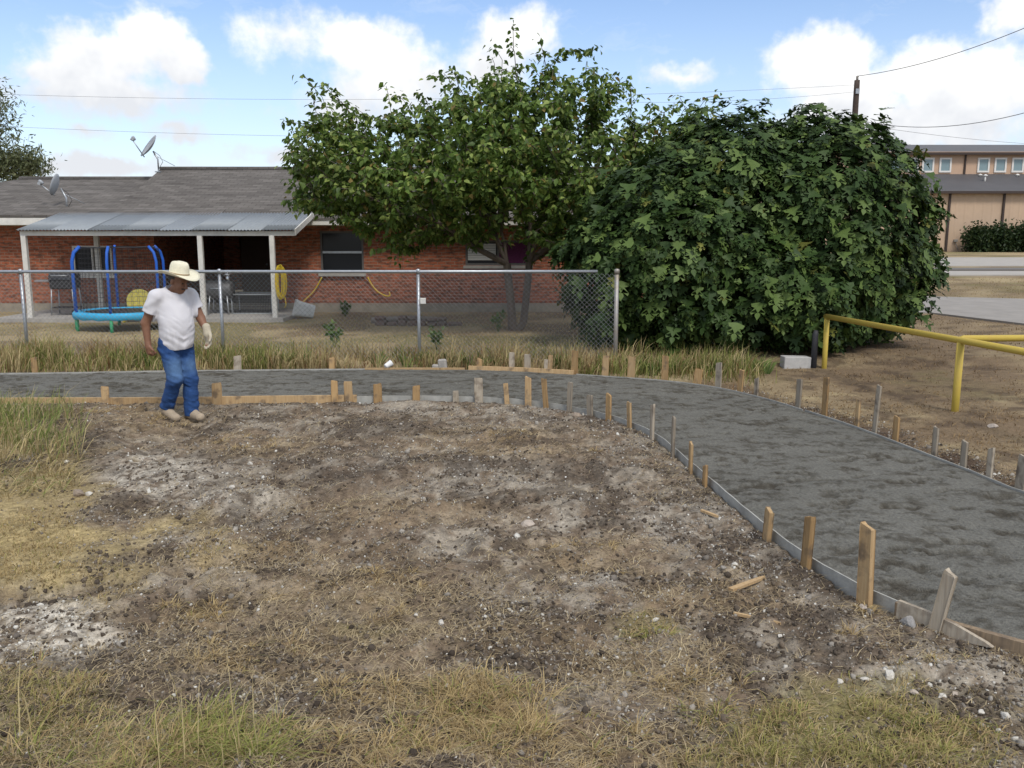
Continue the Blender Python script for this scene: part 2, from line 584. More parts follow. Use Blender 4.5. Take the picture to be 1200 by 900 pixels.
# ================================================================ GROUND HEIGHT
def base_h(x, y):
    h = 0.05 * (fbm(x * .45, y * .45, 3, 3) - .5)
    h = h + 0.10 * sstep(12.9, 13.7, y) * (1 - sstep(14.6, 18, y))
    near = (1 - sstep(10, 12, y)) * sstep(-8, -1, y + 6)
    h = h + near * (0.05 * (fbm(x * 1.3, y * 1.3, 5, 3) - .5))
    # low hump of spoil in the middle of the dug-over area, bank by the grass clump on the left
    h = h + .05 * np.exp(-((x + .3) / 2.2) ** 2 - ((y - 8.6) / 1.2) ** 2)
    h = h + .06 * np.exp(-((x + 4.3) / .5) ** 2 - ((y - 8.9) / .8) ** 2)
    h = h + .10 * np.exp(-((x + 5.4) / .75) ** 2 - ((y - 8.2) / 1.3) ** 2)
    # wheel ruts pressed across the left middle
    ra, rb = np.array(G0(-60, 705)[:2]), np.array(G0(560, 603)[:2])
    rd = (rb - ra) / np.linalg.norm(rb - ra)
    ru = (x - ra[0]) * rd[0] + (y - ra[1]) * rd[1]; rv = -(x - ra[0]) * rd[1] + (y - ra[1]) * rd[0] + .12 * np.sin(ru * 1.3)
    rw = sstep(-.5, .5, ru) * (1 - sstep(3.2, 4.6, ru))
    for c_, w_, d_ in ((0.0, .13, .05), (.22, .12, -.035), (.95, .16, .045), (1.2, .13, -.03), (-.25, .12, -.03)):
        h = h - rw * d_ * np.exp(-((rv - c_) / w_) ** 2)
    h = h - .05 * np.exp(-((x + 1.1) / 1.5) ** 2 - ((y - 4.4) / .5) ** 2)
    return h


def rough_h(x, y, dirt):
    """clods and crumbs of broken soil"""
    c1 = fbm(x * 5.2, y * 5.2, 21, 4, .55)
    c2 = np.abs(fbm(x * 14, y * 14, 31, 3, .6) - .5) * 2
    c3 = fbm(x * 2.3 + 40, y * 2.3, 41, 2)
    c4 = fbm(x * 2.6 + 3, y * 2.6 - 8, 51, 3, .5)
    return dirt * (.12 * (c1 - .5) + .06 * (1 - c2) * c3 + .09 * (c4 - .5) - .03)


def soft(px, py, cx, cy, rx, ry, wob, edge=.55):
    r = np.hypot((px - cx) / rx, (py - cy) / ry)
    return 1 - sstep(1 - edge, 1 + edge * .6, r + wob)


def zones(x, y, z):
    """what the ground is made of at a spot: dict of 0..1 amounts (laid out from the photograph, fixed to the ground)"""
    px, py = pix(x, y, z)
    w1 = (fbm(x * 1.1, y * 1.1, 61, 4) - .5) * 1.5
    w2 = (fbm(x * 4.0, y * 4.0, 71, 4) - .5) * 1.6
    w = w1 * .6 + w2 * .7
    sd_near = sstep(.0, .25, y)       # placeholder, everything in front of the path counts
    front = (1 - sstep(10.2, 10.8, y + .0 * x)) * 1.0
    Z = {}
    lawn = soft(px, py, 0, 640, 230, 62, w, .5)
    lawn = np.maximum(lawn, soft(px, py, -250, 600, 330, 130, w, .4))
    lawn = np.maximum(lawn, .85 * soft(px, py, 60, 575, 70, 40, w, .5))
    straw = np.zeros_like(px)
    for (cx, cy, rx, ry, s) in [(560, 845, 110, 60, 1), (470, 800, 120, 40, .7), (270, 650, 150, 22, .55), (420, 700, 160, 40, .55),
                                (760, 790, 120, 40, .6), (330, 760, 120, 30, .6), (700, 870, 140, 40, .7), (420, 880, 110, 40, .8),
                                (820, 700, 80, 25, .5), (600, 520, 120, 20, .55), (160, 490, 90, 20, .6), (300, 520, 80, 15, .5),
                                (700, 650, 80, 25, .5), (480, 600, 140, 18, .4), (560, 740, 150, 30, .4), (220, 720, 120, 22, .7)]:
        straw = np.maximum(straw, s * soft(px, py, cx, cy, rx, ry, w, .7))
    green = np.zeros_like(px)
    for (cx, cy, rx, ry, s) in [(985, 866, 180, 55, .85), (1010, 815, 90, 22, .6), (130, 880, 130, 46, .6), (275, 872, 60, 40, .7), (560, 800, 60, 24, .3),
                                (760, 735, 40, 14, .5), (1120, 880, 70, 40, .6), (20, 830, 80, 40, .6), (850, 890, 80, 30, .6), (430, 735, 40, 12, .4)]:
        green = np.maximum(green, s * soft(px, py, cx, cy, rx, ry, w, .6))
    chalk = np.zeros_like(px)
    for (cx, cy, rx, ry, s) in [(45, 735, 85, 38, .9), (-60, 740, 100, 45, .9), (180, 562, 70, 30, .5), (620, 612, 60, 16, .2), (690, 678, 40, 14, .4),
                                (250, 585, 90, 16, .25), (560, 560, 90, 16, .12), (1110, 790, 80, 24, .25), (800, 600, 70, 30, .15), (500, 480, 90, 6, .15)]:
        chalk = np.maximum(chalk, s * soft(px, py, cx, cy, rx, ry, w * .8, .6))
    dark = np.zeros_like(px)
    for (cx, cy, rx, ry, s) in [(620, 770, 90, 30, 1), (300, 745, 120, 26, .9), (250, 700, 50, 10, 1), (90, 800, 120, 34, .9), (780, 860, 90, 26, .8),
                                (640, 870, 60, 26, .8), (870, 770, 80, 24, .5), (540, 710, 70, 26, .6), (420, 840, 60, 20, .6), (1100, 860, 70, 24, .9),
                                (90, 520, 45, 40, .8), (480, 500, 90, 14, .5), (340, 610, 70, 14, .5), (660, 545, 70, 14, .5), (390, 560, 120, 14, .4)]:
        dark = np.maximum(dark, s * soft(px, py, cx, cy, rx, ry, w, .7))
    vis = (y > .5)
    for a in (straw, chalk, dark): a *= (y < 10.9)
    Z['lawn'] = lawn * (y < 10.6); Z['straw'] = straw; Z['green'] = green * (y < 10.6); Z['chalk'] = chalk * (1 - .7 * Z['lawn']); Z['dark'] = dark
    Z['far'] = sstep(0, .6, np.where(in_poly(x, y, PATH_POLY), -1.0, 1.0) * (y - np.interp(x, FEr[:, 0][:600], FEr[:, 1][:600])))
    Z['far'] = np.where(x > 3.9, 1.0, Z['far'])
    Z['w1'] = w1; Z['w2'] = w2; Z['px'] = px; Z['py'] = py
    return Z


def far_side(x, y):
    """True beyond the path (house side / field side)"""
    cx = np.array([-16, -10, *FE[2:16, 0], 4.25, 5.0, 6.2, 8.6, 13])
    poly = np.vstack([resample(FAR, 140), [(300, -40), (900, -40), (900, 1500), (-900, 1500), (-900, 12.1)]])
    return in_poly(x, y, poly)


def ground_parts(x, y):
    z0 = base_h(x, y)
    Z = zones(x, y, z0)
    fs = far_side(x, y)
    sd = path_sd_grid(x, y)
    dirt = np.where(fs, 0.0, 1.0) * (1 - .8 * Z['lawn']) * (1 - .45 * Z['green']) * (1 - sstep(12, 18, np.abs(x))) * (y > -4)
    # strip of spoil along the far form, dug soil to the right of it
    spoil = fs * (1 - sstep(.25, .7, sd + .25 * Z['w2'])) * (y > 2)
    dirt = np.maximum(dirt, spoil)
    h = z0 + rough_h(x, y, dirt)
    h = h + fs * .02 * (fbm(x * 3, y * 3, 91, 3) - .5) * (1 - sstep(30, 60, y))
    # meet the forms: soil a little under the slab, and dropped away below the slab itself
    k = 1 - sstep(0, .45, sd)
    h = h * (1 - k) + k * (h * .35 + .005)
    h = np.where(sd < .02, np.minimum(h, -.06), h)
    return h, Z, fs, sd, dirt


def path_sd_grid(x, y):
    m = (np.abs(x) < 17) & (y > -4) & (y < 15)
    out = np.full(np.shape(x), 3.0)
    if m.any():
        out[m] = path_sd(x[m], y[m])
    return out


def H(x, y):
    h, *_ = ground_parts(np.atleast_1d(np.asarray(x, float)), np.atleast_1d(np.asarray(y, float)))
    return float(h[0])


def GP(px, py, dz=0.0):
    """ground point under a photo pixel"""
    z = 0.0
    for _ in range(4):
        p = G0(px, py, z + dz); z = H(p[0], p[1])
    return np.array([p[0], p[1], z])


# ================================================================ GROUND SHEET
def axis(fine_lo, fine_hi, step, far_lo, far_hi, growth=1.12):
    a = list(np.arange(fine_lo, fine_hi + 1e-6, step))
    s = step; v = fine_hi
    while v < far_hi:
        s = s * growth; v += s; a.append(v)
    s = step; v = fine_lo; b = []
    while v > far_lo:
        s = s * growth; v -= s; b.append(v)
    return np.array(b[::-1] + a)


GRID = {}


def build_ground():
    xs = axis(-6.6, 5.4, .028, -1500, 1500, 1.09)
    ys = []
    v = 2.4
    while v < 13:
        ys.append(v); v += .011 + .0026 * v
    s = .06
    while v < 1800:
        ys.append(v); s = min(s * 1.05, 60); v += s
    b = []; s = .05; v = 2.4
    while v > -1500:
        s *= 1.15; v -= s; b.append(v)
    ys = np.array(b[::-1] + ys)
    X, Y = np.meshgrid(xs, ys)
    x = X.ravel(); y = Y.ravel()
    h, Z, fs, sd, dirt = ground_parts(x, y)
    n1 = fbm(x * 2.2, y * 2.2, 101, 5, .6); n2 = fbm(x * 9, y * 9, 111, 4, .65); n3 = vnoise(x * 38, y * 38, 121)
    brown = np.array([.158, .124, .092]); grey = np.array([.255, .228, .190]); darkc = np.array([.056, .045, .036])
    tan = np.array([.330, .268, .140]); strawc = np.array([.270, .195, .105]); gcol = np.array([.190, .175, .060]); chalkc = np.array([.50, .475, .42])
    def mx(a, b, t): return a + (b - a) * np.clip(t, 0, 1)[:, None]
    C = mx(np.tile(brown, (len(x), 1)), grey, sstep(.42, .60, n1 * .35 + n2 * .65))
    C = mx(C, darkc, Z['dark'] * sstep(.30, .62, n2 + .1) * .85)
    C = mx(C, darkc, sstep(.54, .68, fbm(x * 4.5 + 60, y * 4.5, 151, 4, .6)) * .6)
    C = mx(C, darkc * 1.15, sstep(.50, .60, fbm(x * 2.6 + 33, y * 3.4, 171, 5, .72)) * .72 * (1 - .8 * Z['chalk']))
    C = mx(C, strawc, Z['straw'] * sstep(.30, .6, n2) * .8)
    C = mx(C, tan, Z['lawn'] * .9)
    C = mx(C, gcol, Z['green'] * .8)
    C = mx(C, chalkc, Z['chalk'] * sstep(.32, .58, n2 * .6 + n3 * .4))
    C = C * (.62 + .76 * n3)[:, None] * np.array([1.17, 1.13, 1.07])
    # house side and field side: dry grass over soil
    fieldg = np.array([.360, .285, .165]); fieldb = np.array([.165, .115, .070]); fieldgr = np.array([.135, .130, .050])
    FC = mx(np.tile(fieldg, (len(x), 1)), fieldb, sstep(.45, .62, fbm(x * .8, y * .8, 131, 4)) * .8)
    FC = mx(FC, fieldgr, sstep(.55, .7, fbm(x * .5 + 9, y * .5, 141, 3)) * .6)
    rightdry = fs * sstep(2.0, 4.5, x) * (1 - sstep(22, 34, y))
    FC = mx(FC, np.array([.195, .140, .088]), rightdry * .75 * sstep(.3, .6, n1 + .1))
    FC = mx(FC, np.array([.085, .060, .042]), rightdry * .7 * sstep(.52, .68, fbm(x * 3.1, y * 3.1, 161, 4, .6)))
    spoil = fs * (1 - sstep(.2, .6, sd + .25 * Z['w2'])) * (y > 2)
    FC = mx(FC, np.array([.080, .055, .040]), spoil * .9)
    FC = FC * (.8 + .4 * n3 * (y < 20) + .2 * (y >= 20))[:, None]
    C = np.where(fs[:, None], FC, C)
    GRID.update(xs=xs, ys=ys, h=h.reshape(Y.shape), fs=fs.astype(float).reshape(Y.shape), sd=sd.reshape(Y.shape), dirt=dirt.reshape(Y.shape), **{k: Z[k].reshape(Y.shape) for k in ('lawn', 'straw', 'green', 'chalk', 'dark')})
    nx, ny = len(xs), len(ys)
    I = np.arange(nx * ny).reshape(ny, nx)
    F = np.stack([I[:-1, :-1], I[:-1, 1:], I[1:, 1:], I[1:, :-1]], -1).reshape(-1, 4)
    me = np_mesh('ground', np.stack([x, y, h], 1), F, C, smooth=True)
    m = mat('soil', rough=.95, attr='Col', var=.38, vscale=55, bump=.9, bscale=70, spec=.15, detail=4)
    o = link('ground', me, m)
    tag(o, kind='structure')


build_ground()


# ================================================================ WET CONCRETE PATH
def build_path():
    n = 1000; k = 96
    a = resample(NEAR, 2400); b = resample(FAR, 2400)
    # pair stations by matching the key points
    sa = np.linspace(0, 1, len(NE)); sb = np.linspace(0, 1, len(FE))
    def keypar(P, K):
        s = np.concatenate([[0], np.cumsum(np.linalg.norm(np.diff(P, axis=0), axis=1))]); s /= s[-1]
        return np.array([s[np.argmin(np.hypot(*(P - q).T))] for q in K])
    ka = keypar(a, NE); kb = keypar(b, FE)
    # crosswise pairs (index of near key -> index of far key), kept square to the walk
    pairs = [(0, 0), (2, 2), (4, 3), (5, 4), (6, 5), (7, 6), (8, 8), (9, 10), (10, 11), (11, 13), (12, 14), (13, 15), (15, 16), (16, 18), (17, 19), (19, 20)]
    u = np.linspace(0, 1, n)
    pa = np.array([ka[i] for i, j in pairs]); pb = np.array([kb[j] for i, j in pairs])
    pm = (pa + pb) / 2
    # finer spacing where the walk is close to the camera
    ua = np.interp(u, pm, pa); ub = np.interp(u, pm, pb)
    s = np.linspace(0, 1, 2400)
    PA = np.stack([np.interp(ua, s, a[:, i]) for i in (0, 1)], 1)
    PB = np.stack([np.interp(ub, s, b[:, i]) for i in (0, 1)], 1)
    t = np.linspace(0, 1, k)
    P = PA[:, None] * (1 - t)[None, :, None] + PB[:, None] * t[None, :, None]
    x = P[..., 0].ravel(); y = P[..., 1].ravel()
    edge = np.minimum(t, 1 - t)[None].repeat(n, 0).ravel()
    e = sstep(0, .05, edge)
    r1 = fbm(x * 3.5 + y, y * 6, 201, 4, .55); r2 = fbm(x * 13, y * 22, 211, 3, .6); r3 = vnoise(x * 45, y * 45, 221)
    pit = sstep(.57, .68, fbm(x * 5 + 3, y * 11, 231, 5, .65))
    z = ZP - .012 * (1 - e) + e * (.026 * (r1 - .5) + .020 * (r2 - .5) + .011 * r3 - .024 * pit)
    c1 = np.array([.172, .167, .145]); c2 = np.array([.075, .066, .050])
    q = np.clip(.75 * pit + .75 * sstep(.46, .62, r2) * sstep(.42, .55, r1), 0, 1)
    C = c1 + (c2 - c1) * q[:, None]
    C = C * (.82 + .30 * fbm(x * 1.2, y * 1.2, 241, 3) + .14 * (r3 - .5))[:, None]
    I = np.arange(n * k).reshape(n, k)
    F = np.stack([I[:-1, :-1], I[1:, :-1], I[1:, 1:], I[:-1, 1:]], -1).reshape(-1, 4)
    V = np.stack([x, y, z], 1)
    # skirts down the two sides
    sk = []
    off = len(V)
    lo = []
    for col in (0, k - 1):
        q = V[I[:, col]].copy(); q[:, 2] = -.12; lo.append(q)
    V2 = np.vstack([V, lo[0], lo[1]])
    J0 = off + np.arange(n); J1 = off + n + np.arange(n)
    F2 = np.concatenate([np.stack([I[:-1, 0], J0[:-1], J0[1:], I[1:, 0]], -1), np.stack([I[1:, -1], J1[1:], J1[:-1], I[:-1, -1]], -1)])
    C2 = np.vstack([C, np.tile(c1, (2 * n, 1))])
    me = np_mesh('path', V2, np.vstack([F, F2]), C2, smooth=True)
    m = mat('wet_concrete', rough=.66, attr='Col', var=.42, vscale=48, bump=1.0, bscale=90, spec=.16, detail=4)
    o = link('path', me, m)
    tag(o, kind='structure')


build_path()


# ================================================================ FORM BOARDS AND STAKES
def wood_mat(name, c, c2):
    if name in MATS: return MATS[name]
    m = bpy.data.materials.new(name); m.use_nodes = True
    N, L = m.node_tree.nodes, m.node_tree.links
    b = N['Principled BSDF']; b.inputs['Roughness'].default_value = .85; b.inputs['Specular IOR Level'].default_value = .2
    tc = N.new('ShaderNodeTexCoord'); oi = N.new('ShaderNodeObjectInfo')
    mp = N.new('ShaderNodeMapping'); mp.inputs['Scale'].default_value = (60, 60, 5)
    L.new(tc.outputs['Object'], mp.inputs['Vector']); L.new(oi.outputs['Random'], mp.inputs['Location'])
    n = N.new('ShaderNodeTexNoise'); n.inputs['Scale'].default_value = 1; n.inputs['Detail'].default_value = 6
    L.new(mp.outputs[0], n.inputs['Vector'])
    n2 = N.new('ShaderNodeTexNoise'); n2.inputs['Scale'].default_value = 9; n2.inputs['Detail'].default_value = 4
    ad = N.new('ShaderNodeVectorMath'); ad.operation = 'ADD'
    sc = N.new('ShaderNodeVectorMath'); sc.operation = 'SCALE'; sc.inputs[0].default_value = (37, 11, 23)
    L.new(oi.outputs['Random'], sc.inputs['Scale']); L.new(tc.outputs['Object'], ad.inputs[0]); L.new(sc.outputs[0], ad.inputs[1])
    L.new(ad.outputs[0], n2.inputs['Vector'])
    mr = N.new('ShaderNodeMapRange'); mr.inputs['From Min'].default_value = .3; mr.inputs['From Max'].default_value = .7
    L.new(n.outputs['Fac'], mr.inputs['Value'])
    mx = N.new('ShaderNodeMix'); mx.data_type = 'RGBA'; mx.inputs[6].default_value = (*c, 1); mx.inputs[7].default_value = (*c2, 1)
    L.new(mr.outputs[0], mx.inputs[0])
    mr2 = N.new('ShaderNodeMapRange'); mr2.inputs['From Min'].default_value = .54; mr2.inputs['From Max'].default_value = .70
    mr2.inputs['To Max'].default_value = .75
    L.new(n2.outputs['Fac'], mr2.inputs['Value'])
    mx2 = N.new('ShaderNodeMix'); mx2.data_type = 'RGBA'; mx2.inputs[7].default_value = (.13, .10, .075, 1)
    L.new(mr2.outputs[0], mx2.inputs[0]); L.new(mx.outputs[2], mx2.inputs[6])
    hv = N.new('ShaderNodeHueSaturation')
    mr3 = N.new('ShaderNodeMapRange'); mr3.inputs['To Min'].default_value = .75; mr3.inputs['To Max'].default_value = 1.15
    L.new(oi.outputs['Random'], mr3.inputs['Value']); L.new(mr3.outputs[0], hv.inputs['Value']); L.new(mx2.outputs[2], hv.inputs['Color'])
    L.new(hv.outputs[0], b.inputs['Base Color'])
    bp = N.new('ShaderNodeBump'); bp.inputs['Strength'].default_value = .5; bp.inputs['Distance'].default_value = .006
    L.new(n.outputs['Fac'], bp.inputs['Height']); L.new(bp.outputs[0], b.inputs['Normal'])
    MATS[name] = m
    return m


W_TAN = wood_mat('pine_fresh', (.50, .36, .20), (.40, .26, .13))
W_ORG = wood_mat('pine_orange', (.46, .31, .155), (.34, .21, .095))
W_GRY = wood_mat('wood_weathered', (.43, .375, .295), (.31, .26, .20))
W_WET = wood_mat('board_muddy', (.30, .22, .14), (.17, .13, .09))
WOODS = {'t': W_TAN, 'o': W_ORG, 'g': W_GRY, 'w': W_WET}


def edge_point(curve, px):
    """point of a path edge seen at photo column px"""
    x, y = pix(curve[:, 0], curve[:, 1], ZP)
    ok = curve[:, 1] > 2.5
    i = np.argmin(np.where(ok, np.abs(x - px), 1e9))
    j = min(i + 3, len(curve) - 1); k = max(i - 3, 0)
    t = curve[j] - curve[k]; t = t / np.linalg.norm(t)
    return curve[i], t


def board(name, curve, px0, px1, side, th, top, bot, m, label, group, steps=1, wob=0.0):
    """a plank set on edge along a path edge; side +1 = to the left of travel"""
    pts = []
    a, _ = edge_point(curve, px0); b, _ = edge_point(curve, px1)
    ia = np.argmin(np.hypot(*(curve - a).T)); ib = np.argmin(np.hypot(*(curve - b).T))
    idx = np.linspace(ia, ib, steps + 1).astype(int)
    P = curve[idx]
    base = np.array([P[:, 0].mean(), P[:, 1].mean(), 0.0])
    V = []
    for i in range(len(P)):
        t = P[min(i + 1, len(P) - 1)] - P[max(i - 1, 0)]; t /= np.linalg.norm(t)
        nrm = np.array([-t[1], t[0]]) * side
        w = wob * math.sin(i * 1.7)
        for (o, z) in ((.004, bot), (.004 + th, bot), (.004 + th, top + w), (.004, top + w)):
            q = P[i] + nrm * o
            V.append((q[0], q[1], z))
    F = [(0, 1, 2, 3), tuple(len(V) - 4 + k for k in (3, 2, 1, 0))]
    for i in range(len(P) - 1):
        o = i * 4
        for k in range(4): F.append((o + k, o + 4 + k, o + 4 + (k + 1) % 4, o + (k + 1) % 4))
    mb = MB(); mb.add(V, F)
    o = mb.build(name, m, None, base)
    return tag(o, label, 'board', group)


G_NB = 'form boards along the path'
board('form_board', NEAR, -160, 128, -1, .038, .082, -.06, W_TAN, 'tan form board along near path edge, reaching the left border of the photo', G_NB)
board('form_board', NEAR, 131, 256, -1, .038, .080, -.06, W_TAN, 'tan form board along the near path edge just behind the man in jeans', G_NB)
board('form_board', NEAR, 259, 418, -1, .038, .085, -.06, W_TAN, 'pale tan form board along near path edge right of the man', G_NB)
board('bent_form_strip', NEAR, 420, 640, -1, .008, .066, -.06, mat('hardboard_grey', (.34, .335, .305), .8, .25, 9, .2, 30), 'long grey cement-smeared form strip along the back of the path curve', G_NB, 24, .003)
board('bent_form_strip', NEAR, 643, 838, -1, .008, .064, -.06, mat('hardboard_grey'), 'bent grey form strip at the tightest bend of near path edge', G_NB, 26, .003)
board('bent_form_strip', NEAR, 839, 1062, -1, .010, .066, -.06, mat('hardboard_grey'), 'wide grey form strip behind the tall foreground stakes on the right', G_NB, 24, .002)
board('form_board', NEAR, 1058, 1300, -1, .038, .070, -.06, W_WET, 'muddy brown form board at near path edge in the lower right corner', G_NB, 3)
board('form_board', FAR, 428, 545, 1, .038, .075, -.06, W_TAN, 'thin tan form board on far path edge behind the white cup', G_NB, 2)
board('form_board', FAR, 547, 672, 1, .038, .105, -.06, W_TAN, 'raised tan form board on far path edge below the fence grass', G_NB, 2)
board('bent_form_strip', FAR, -120, 426, 1, .010, .070, -.06, mat('hardboard_grey'), 'low grey form strip along far path edge under the fence at left', G_NB, 12)
board('bent_form_strip', FAR, 674, 940, 1, .010, .062, -.06, mat('hardboard_grey'), 'low grey form strip on far path edge in front of the fig bush', G_NB, 16)
board('bent_form_strip', FAR, 942, 1290, 1, .010, .066, -.06, mat('hardboard_grey'), 'low grey form strip on far path edge below the yellow railing', G_NB, 16)


def stake(bx, by, top_px, w_px, wood, label, curve, side, lean=0.0, rot=None, name='wooden_stake', thick=.022, out=.0, gap=0.0):
    """a sawn stake driven in beside a form; bx,by = foot in the photo, top_px = top row"""
    e, t = edge_point(curve, bx)
    nrm = np.array([-t[1], t[0]]) * side
    P = e + nrm * (.044 + thick / 2 + gap)
    z0 = H(P[0], P[1])
    dist = math.hypot(P[0], P[1])
    # height from the photograph
    ptop = A(bx, top_px, P[1])
    h = max(ptop[2] - z0, .06)
    w = w_px * P[1] / FPX * 1.12
    ang = math.atan2(t[1], t[0]) if rot is None else rot
    R = rotz(ang) @ roty(lean)
    rs = np.random.RandomState(int(bx * 7 + by))
    b = .004
    V = []; lv = [-.16, 0.0, h * .5, h - .012, h]
    hw, ht = w / 2, thick / 2
    for i, z in enumerate(lv):
        s = 1.0
        if i == 0: s = .35
        if i == 4: s = .90
        wx = 1 + rs.uniform(-.04, .04)
        cut = rs.uniform(-.012, .012) if i >= 3 else 0
        for (sx, sy) in ((-1, -1), (1, -1), (1, 1), (-1, 1)):
            # chamfered corner as two points
            for q in (0, 1):
                bx_ = (hw * s * wx) - (b if q == (0 if sx * sy > 0 else 1) else 0)
                by_ = (ht * (s if i != 0 else .6)) - (b if q == (1 if sx * sy > 0 else 0) else 0)
                V.append((sx * bx_, sy * by_, z + cut * sx + (rs.uniform(-.006, .004) if i == 4 else 0)))
    V = np.array(V) @ R.T + np.array([P[0], P[1], z0])
    F = [tuple(range(8))[::-1], tuple(range(32, 40))]
    for i in range(4):
        for k in range(8): F.append((i * 8 + k, i * 8 + (k + 1) % 8, (i + 1) * 8 + (k + 1) % 8, (i + 1) * 8 + k))
    loc = np.array([P[0], P[1], z0])
    me = bpy.data.meshes.new('stake')
    me.from_pydata([tuple(q) for q in ((V - loc) @ np.eye(3))], [], F); me.update()
    o = link(name, me, WOODS[wood], None, loc)
    return tag(o, label, 'stake', 'wooden stakes holding the path forms')


near_stakes = [
    (128, 473, 453, 8, 't', 'short tan stake on near path edge, left of the man', 0),
    (257, 474, 449, 10, 't', 'pale wide stake on near path edge just right of the man', .02),
    (392, 469, 446, 7, 'o', 'narrow orange stake at the end of the tan near form board', 0),
    (409, 468, 447, 9, 't', 'tan stake beside the narrow orange one at the near board end', -.03),
    (444, 470, 450, 9, 'o', 'squat orange-tan stake where the grey near form strip begins', 0),
    (490, 471, 452, 8, 'o', 'lone orange-tan stake on near edge, middle of the curve back', .02),
    (535, 470, 458, 6, 'g', 'very short grey stake stub on near edge left of the wide pale stake', 0),
    (564, 472, 443, 9, 'g', 'wide pale grey stake on near edge at the top of the curve', -.02),
    (596, 473, 449, 5, 't', 'thin tan stake on near edge leaning left, right of wide grey one', -.08),
    (620, 475, 442, 7, 't', 'tall tan stake on near edge in front of the raised far board', 0),
    (642, 477, 444, 6, 'o', 'tan stake leaning left, directly right of the tallest curve stake', -.10),
    (672, 480, 448, 6, 'g', 'grey weathered stake on near edge at start of the bend', .04),
    (697, 485, 463, 8, 'g', 'short grey-topped stake on near edge inside the bend', -.04),
    (718, 490, 462, 8, 'o', 'orange stake on near edge inside the bend', 0),
    (744, 500, 472, 7, 't', 'short pale stake leaning left on near edge past the bend', -.08),
    (771, 520, 474, 8, 'g', 'tall grey-tan stake on near edge right after the bend', .02),
    (795, 542, 488, 7, 'g', 'tall thin dark stake on the near edge of the descending path', .02),
    (817, 557, 519, 7, 't', 'tan stake between tall dark stake and the stubby orange stake', .0),
    (835, 582, 545, 9, 'o', 'stubby orange stake on near edge halfway down the right side', .0),
    (910, 630, 596, 12, 't', 'short slanting tan stake at near edge above the three largest stakes', .12),
    (958, 660, 604, 13, 'o', 'brown-orange upright stake left of the largest stake', .06),
    (1023, 697, 617, 18, 't', 'largest stake, thick tan with dark stain, right foreground', -.03),
    (1100, 735, 666, 14, 'g', 'whitish weathered stake leaning right over the broken board', .17),
]
for (bx, by, ty, w, wd, lab, ln) in near_stakes:
    stake(bx, by, ty, w, wd, lab, NEAR, -1, lean=ln, thick=.024 if bx < 900 else .036)
far_stakes = [
    (37, 438, 419, 6, 'o', 'short orange stake on far path edge below the leftmost fence post', 0),
    (277, 435, 417, 8, 'g', 'pale grey stake on far path edge right of the man', .03),
    (387, 434, 419, 6, 'o', 'dull orange stake on far edge nearly hidden in grass behind path', 0),
    (562, 433, 420, 6, 'o', 'short orange stake on far edge at the raised board left end', .06),
    (598, 435, 413, 6, 'g', 'thin grey stake on far edge at the raised board middle', 0),
    (616, 434, 415, 7, 'g', 'blue-grey wide stake on far edge at the raised board middle', 0),
    (638, 436, 421, 6, 'g', 'shorter of the paired grey stakes on far edge', 0),
    (644, 436, 416, 5, 't', 'taller of the paired stakes on far edge, leaning right', .05),
    (673, 439, 411, 7, 'o', 'tall orange stake at the right end of the raised far board', 0),
    (707, 442, 417, 7, 't', 'tan stake on far edge left of the fence end post', .05),
    (737, 444, 418, 8, 't', 'pale tan stake on far edge just right of the fence end post', .02),
    (778, 447, 417, 7, 'o', 'orange-tan stake on far edge in front of the strappy plants', .0),
    (815, 449, 432, 9, 'o', 'stubby dark orange stake leaning right by the spoil heap', .12),
    (838, 454, 425, 8, 'g', 'pale wide stake on far edge below the left half of fig bush', 0),
    (862, 457, 433, 7, 'o', 'leaning orange stake on far edge below the fig bush', .08),
    (883, 461, 443, 6, 'g', 'short pale stake on far edge below the fig bush', 0),
    (930, 470, 444, 8, 'g', 'pale grey stake on far edge left of the concrete block', .03),
    (962, 479, 442, 8, 'o', 'tall orange stake on far edge in front of the nearer rail leg', .0),
    (998, 490, 468, 6, 't', 'faint short tan stake on far edge between two taller ones', 0),
    (1020, 497, 451, 7, 'g', 'tall weathered stake leaning right on far edge', .06),
    (1042, 505, 488, 9, 'o', 'knobby short orange stake on far edge past the tall leaning one', 0),
    (1090, 523, 501, 8, 'g', 'dull short stake on far edge left of the tall yellow rail leg', 0),
    (1121, 540, 517, 9, 'g', 'pale grey stub on far edge below the tall yellow rail leg', 0),
    (1150, 553, 525, 9, 'g', 'grey stake on far edge second from the right border', .0),
    (1189, 568, 534, 13, 'g', 'wide dark grey stake on far edge at the right border', .06),
]
for (bx, by, ty, w, wd, lab, ln) in far_stakes:
    stake(bx, by, ty, w, wd, lab, FAR, 1, lean=ln, thick=.024)


def loose_board():
    """the split board with a pointed end propped against the form at the lower right"""
    e0, t0 = edge_point(NEAR, 1062); e1, t1 = edge_point(NEAR, 1186)
    n0 = np.array([t0[1], -t0[0]])
    a = np.array([*(e0 + n0 * .058), .055]); b = np.array([*(e1 + n0 * .085), .030])
    d = b - a; L = np.linalg.norm(d); d /= L
    nn = np.array([*n0, 0.0])
    up = np.cross(nn, d); up = up if up[2] > 0 else -up
    th = .022; hh = .052
    prof = [(0, -hh), (.55 * L, -hh * .9), (.97 * L, -.006), (L, .0), (.93 * L, .012), (.6 * L, hh * .8), (.3 * L, hh), (0, hh * .95)]
    poly = [a + d * s + up * z for s, z in prof]
    mb = MB(); mb.prism(poly, nn * 0, nn * th)
    o = mb.build('broken_board', W_GRY, None, a)
    tag(o, 'weathered split board with pointed end lying against form, lower right', 'board')


loose_board()


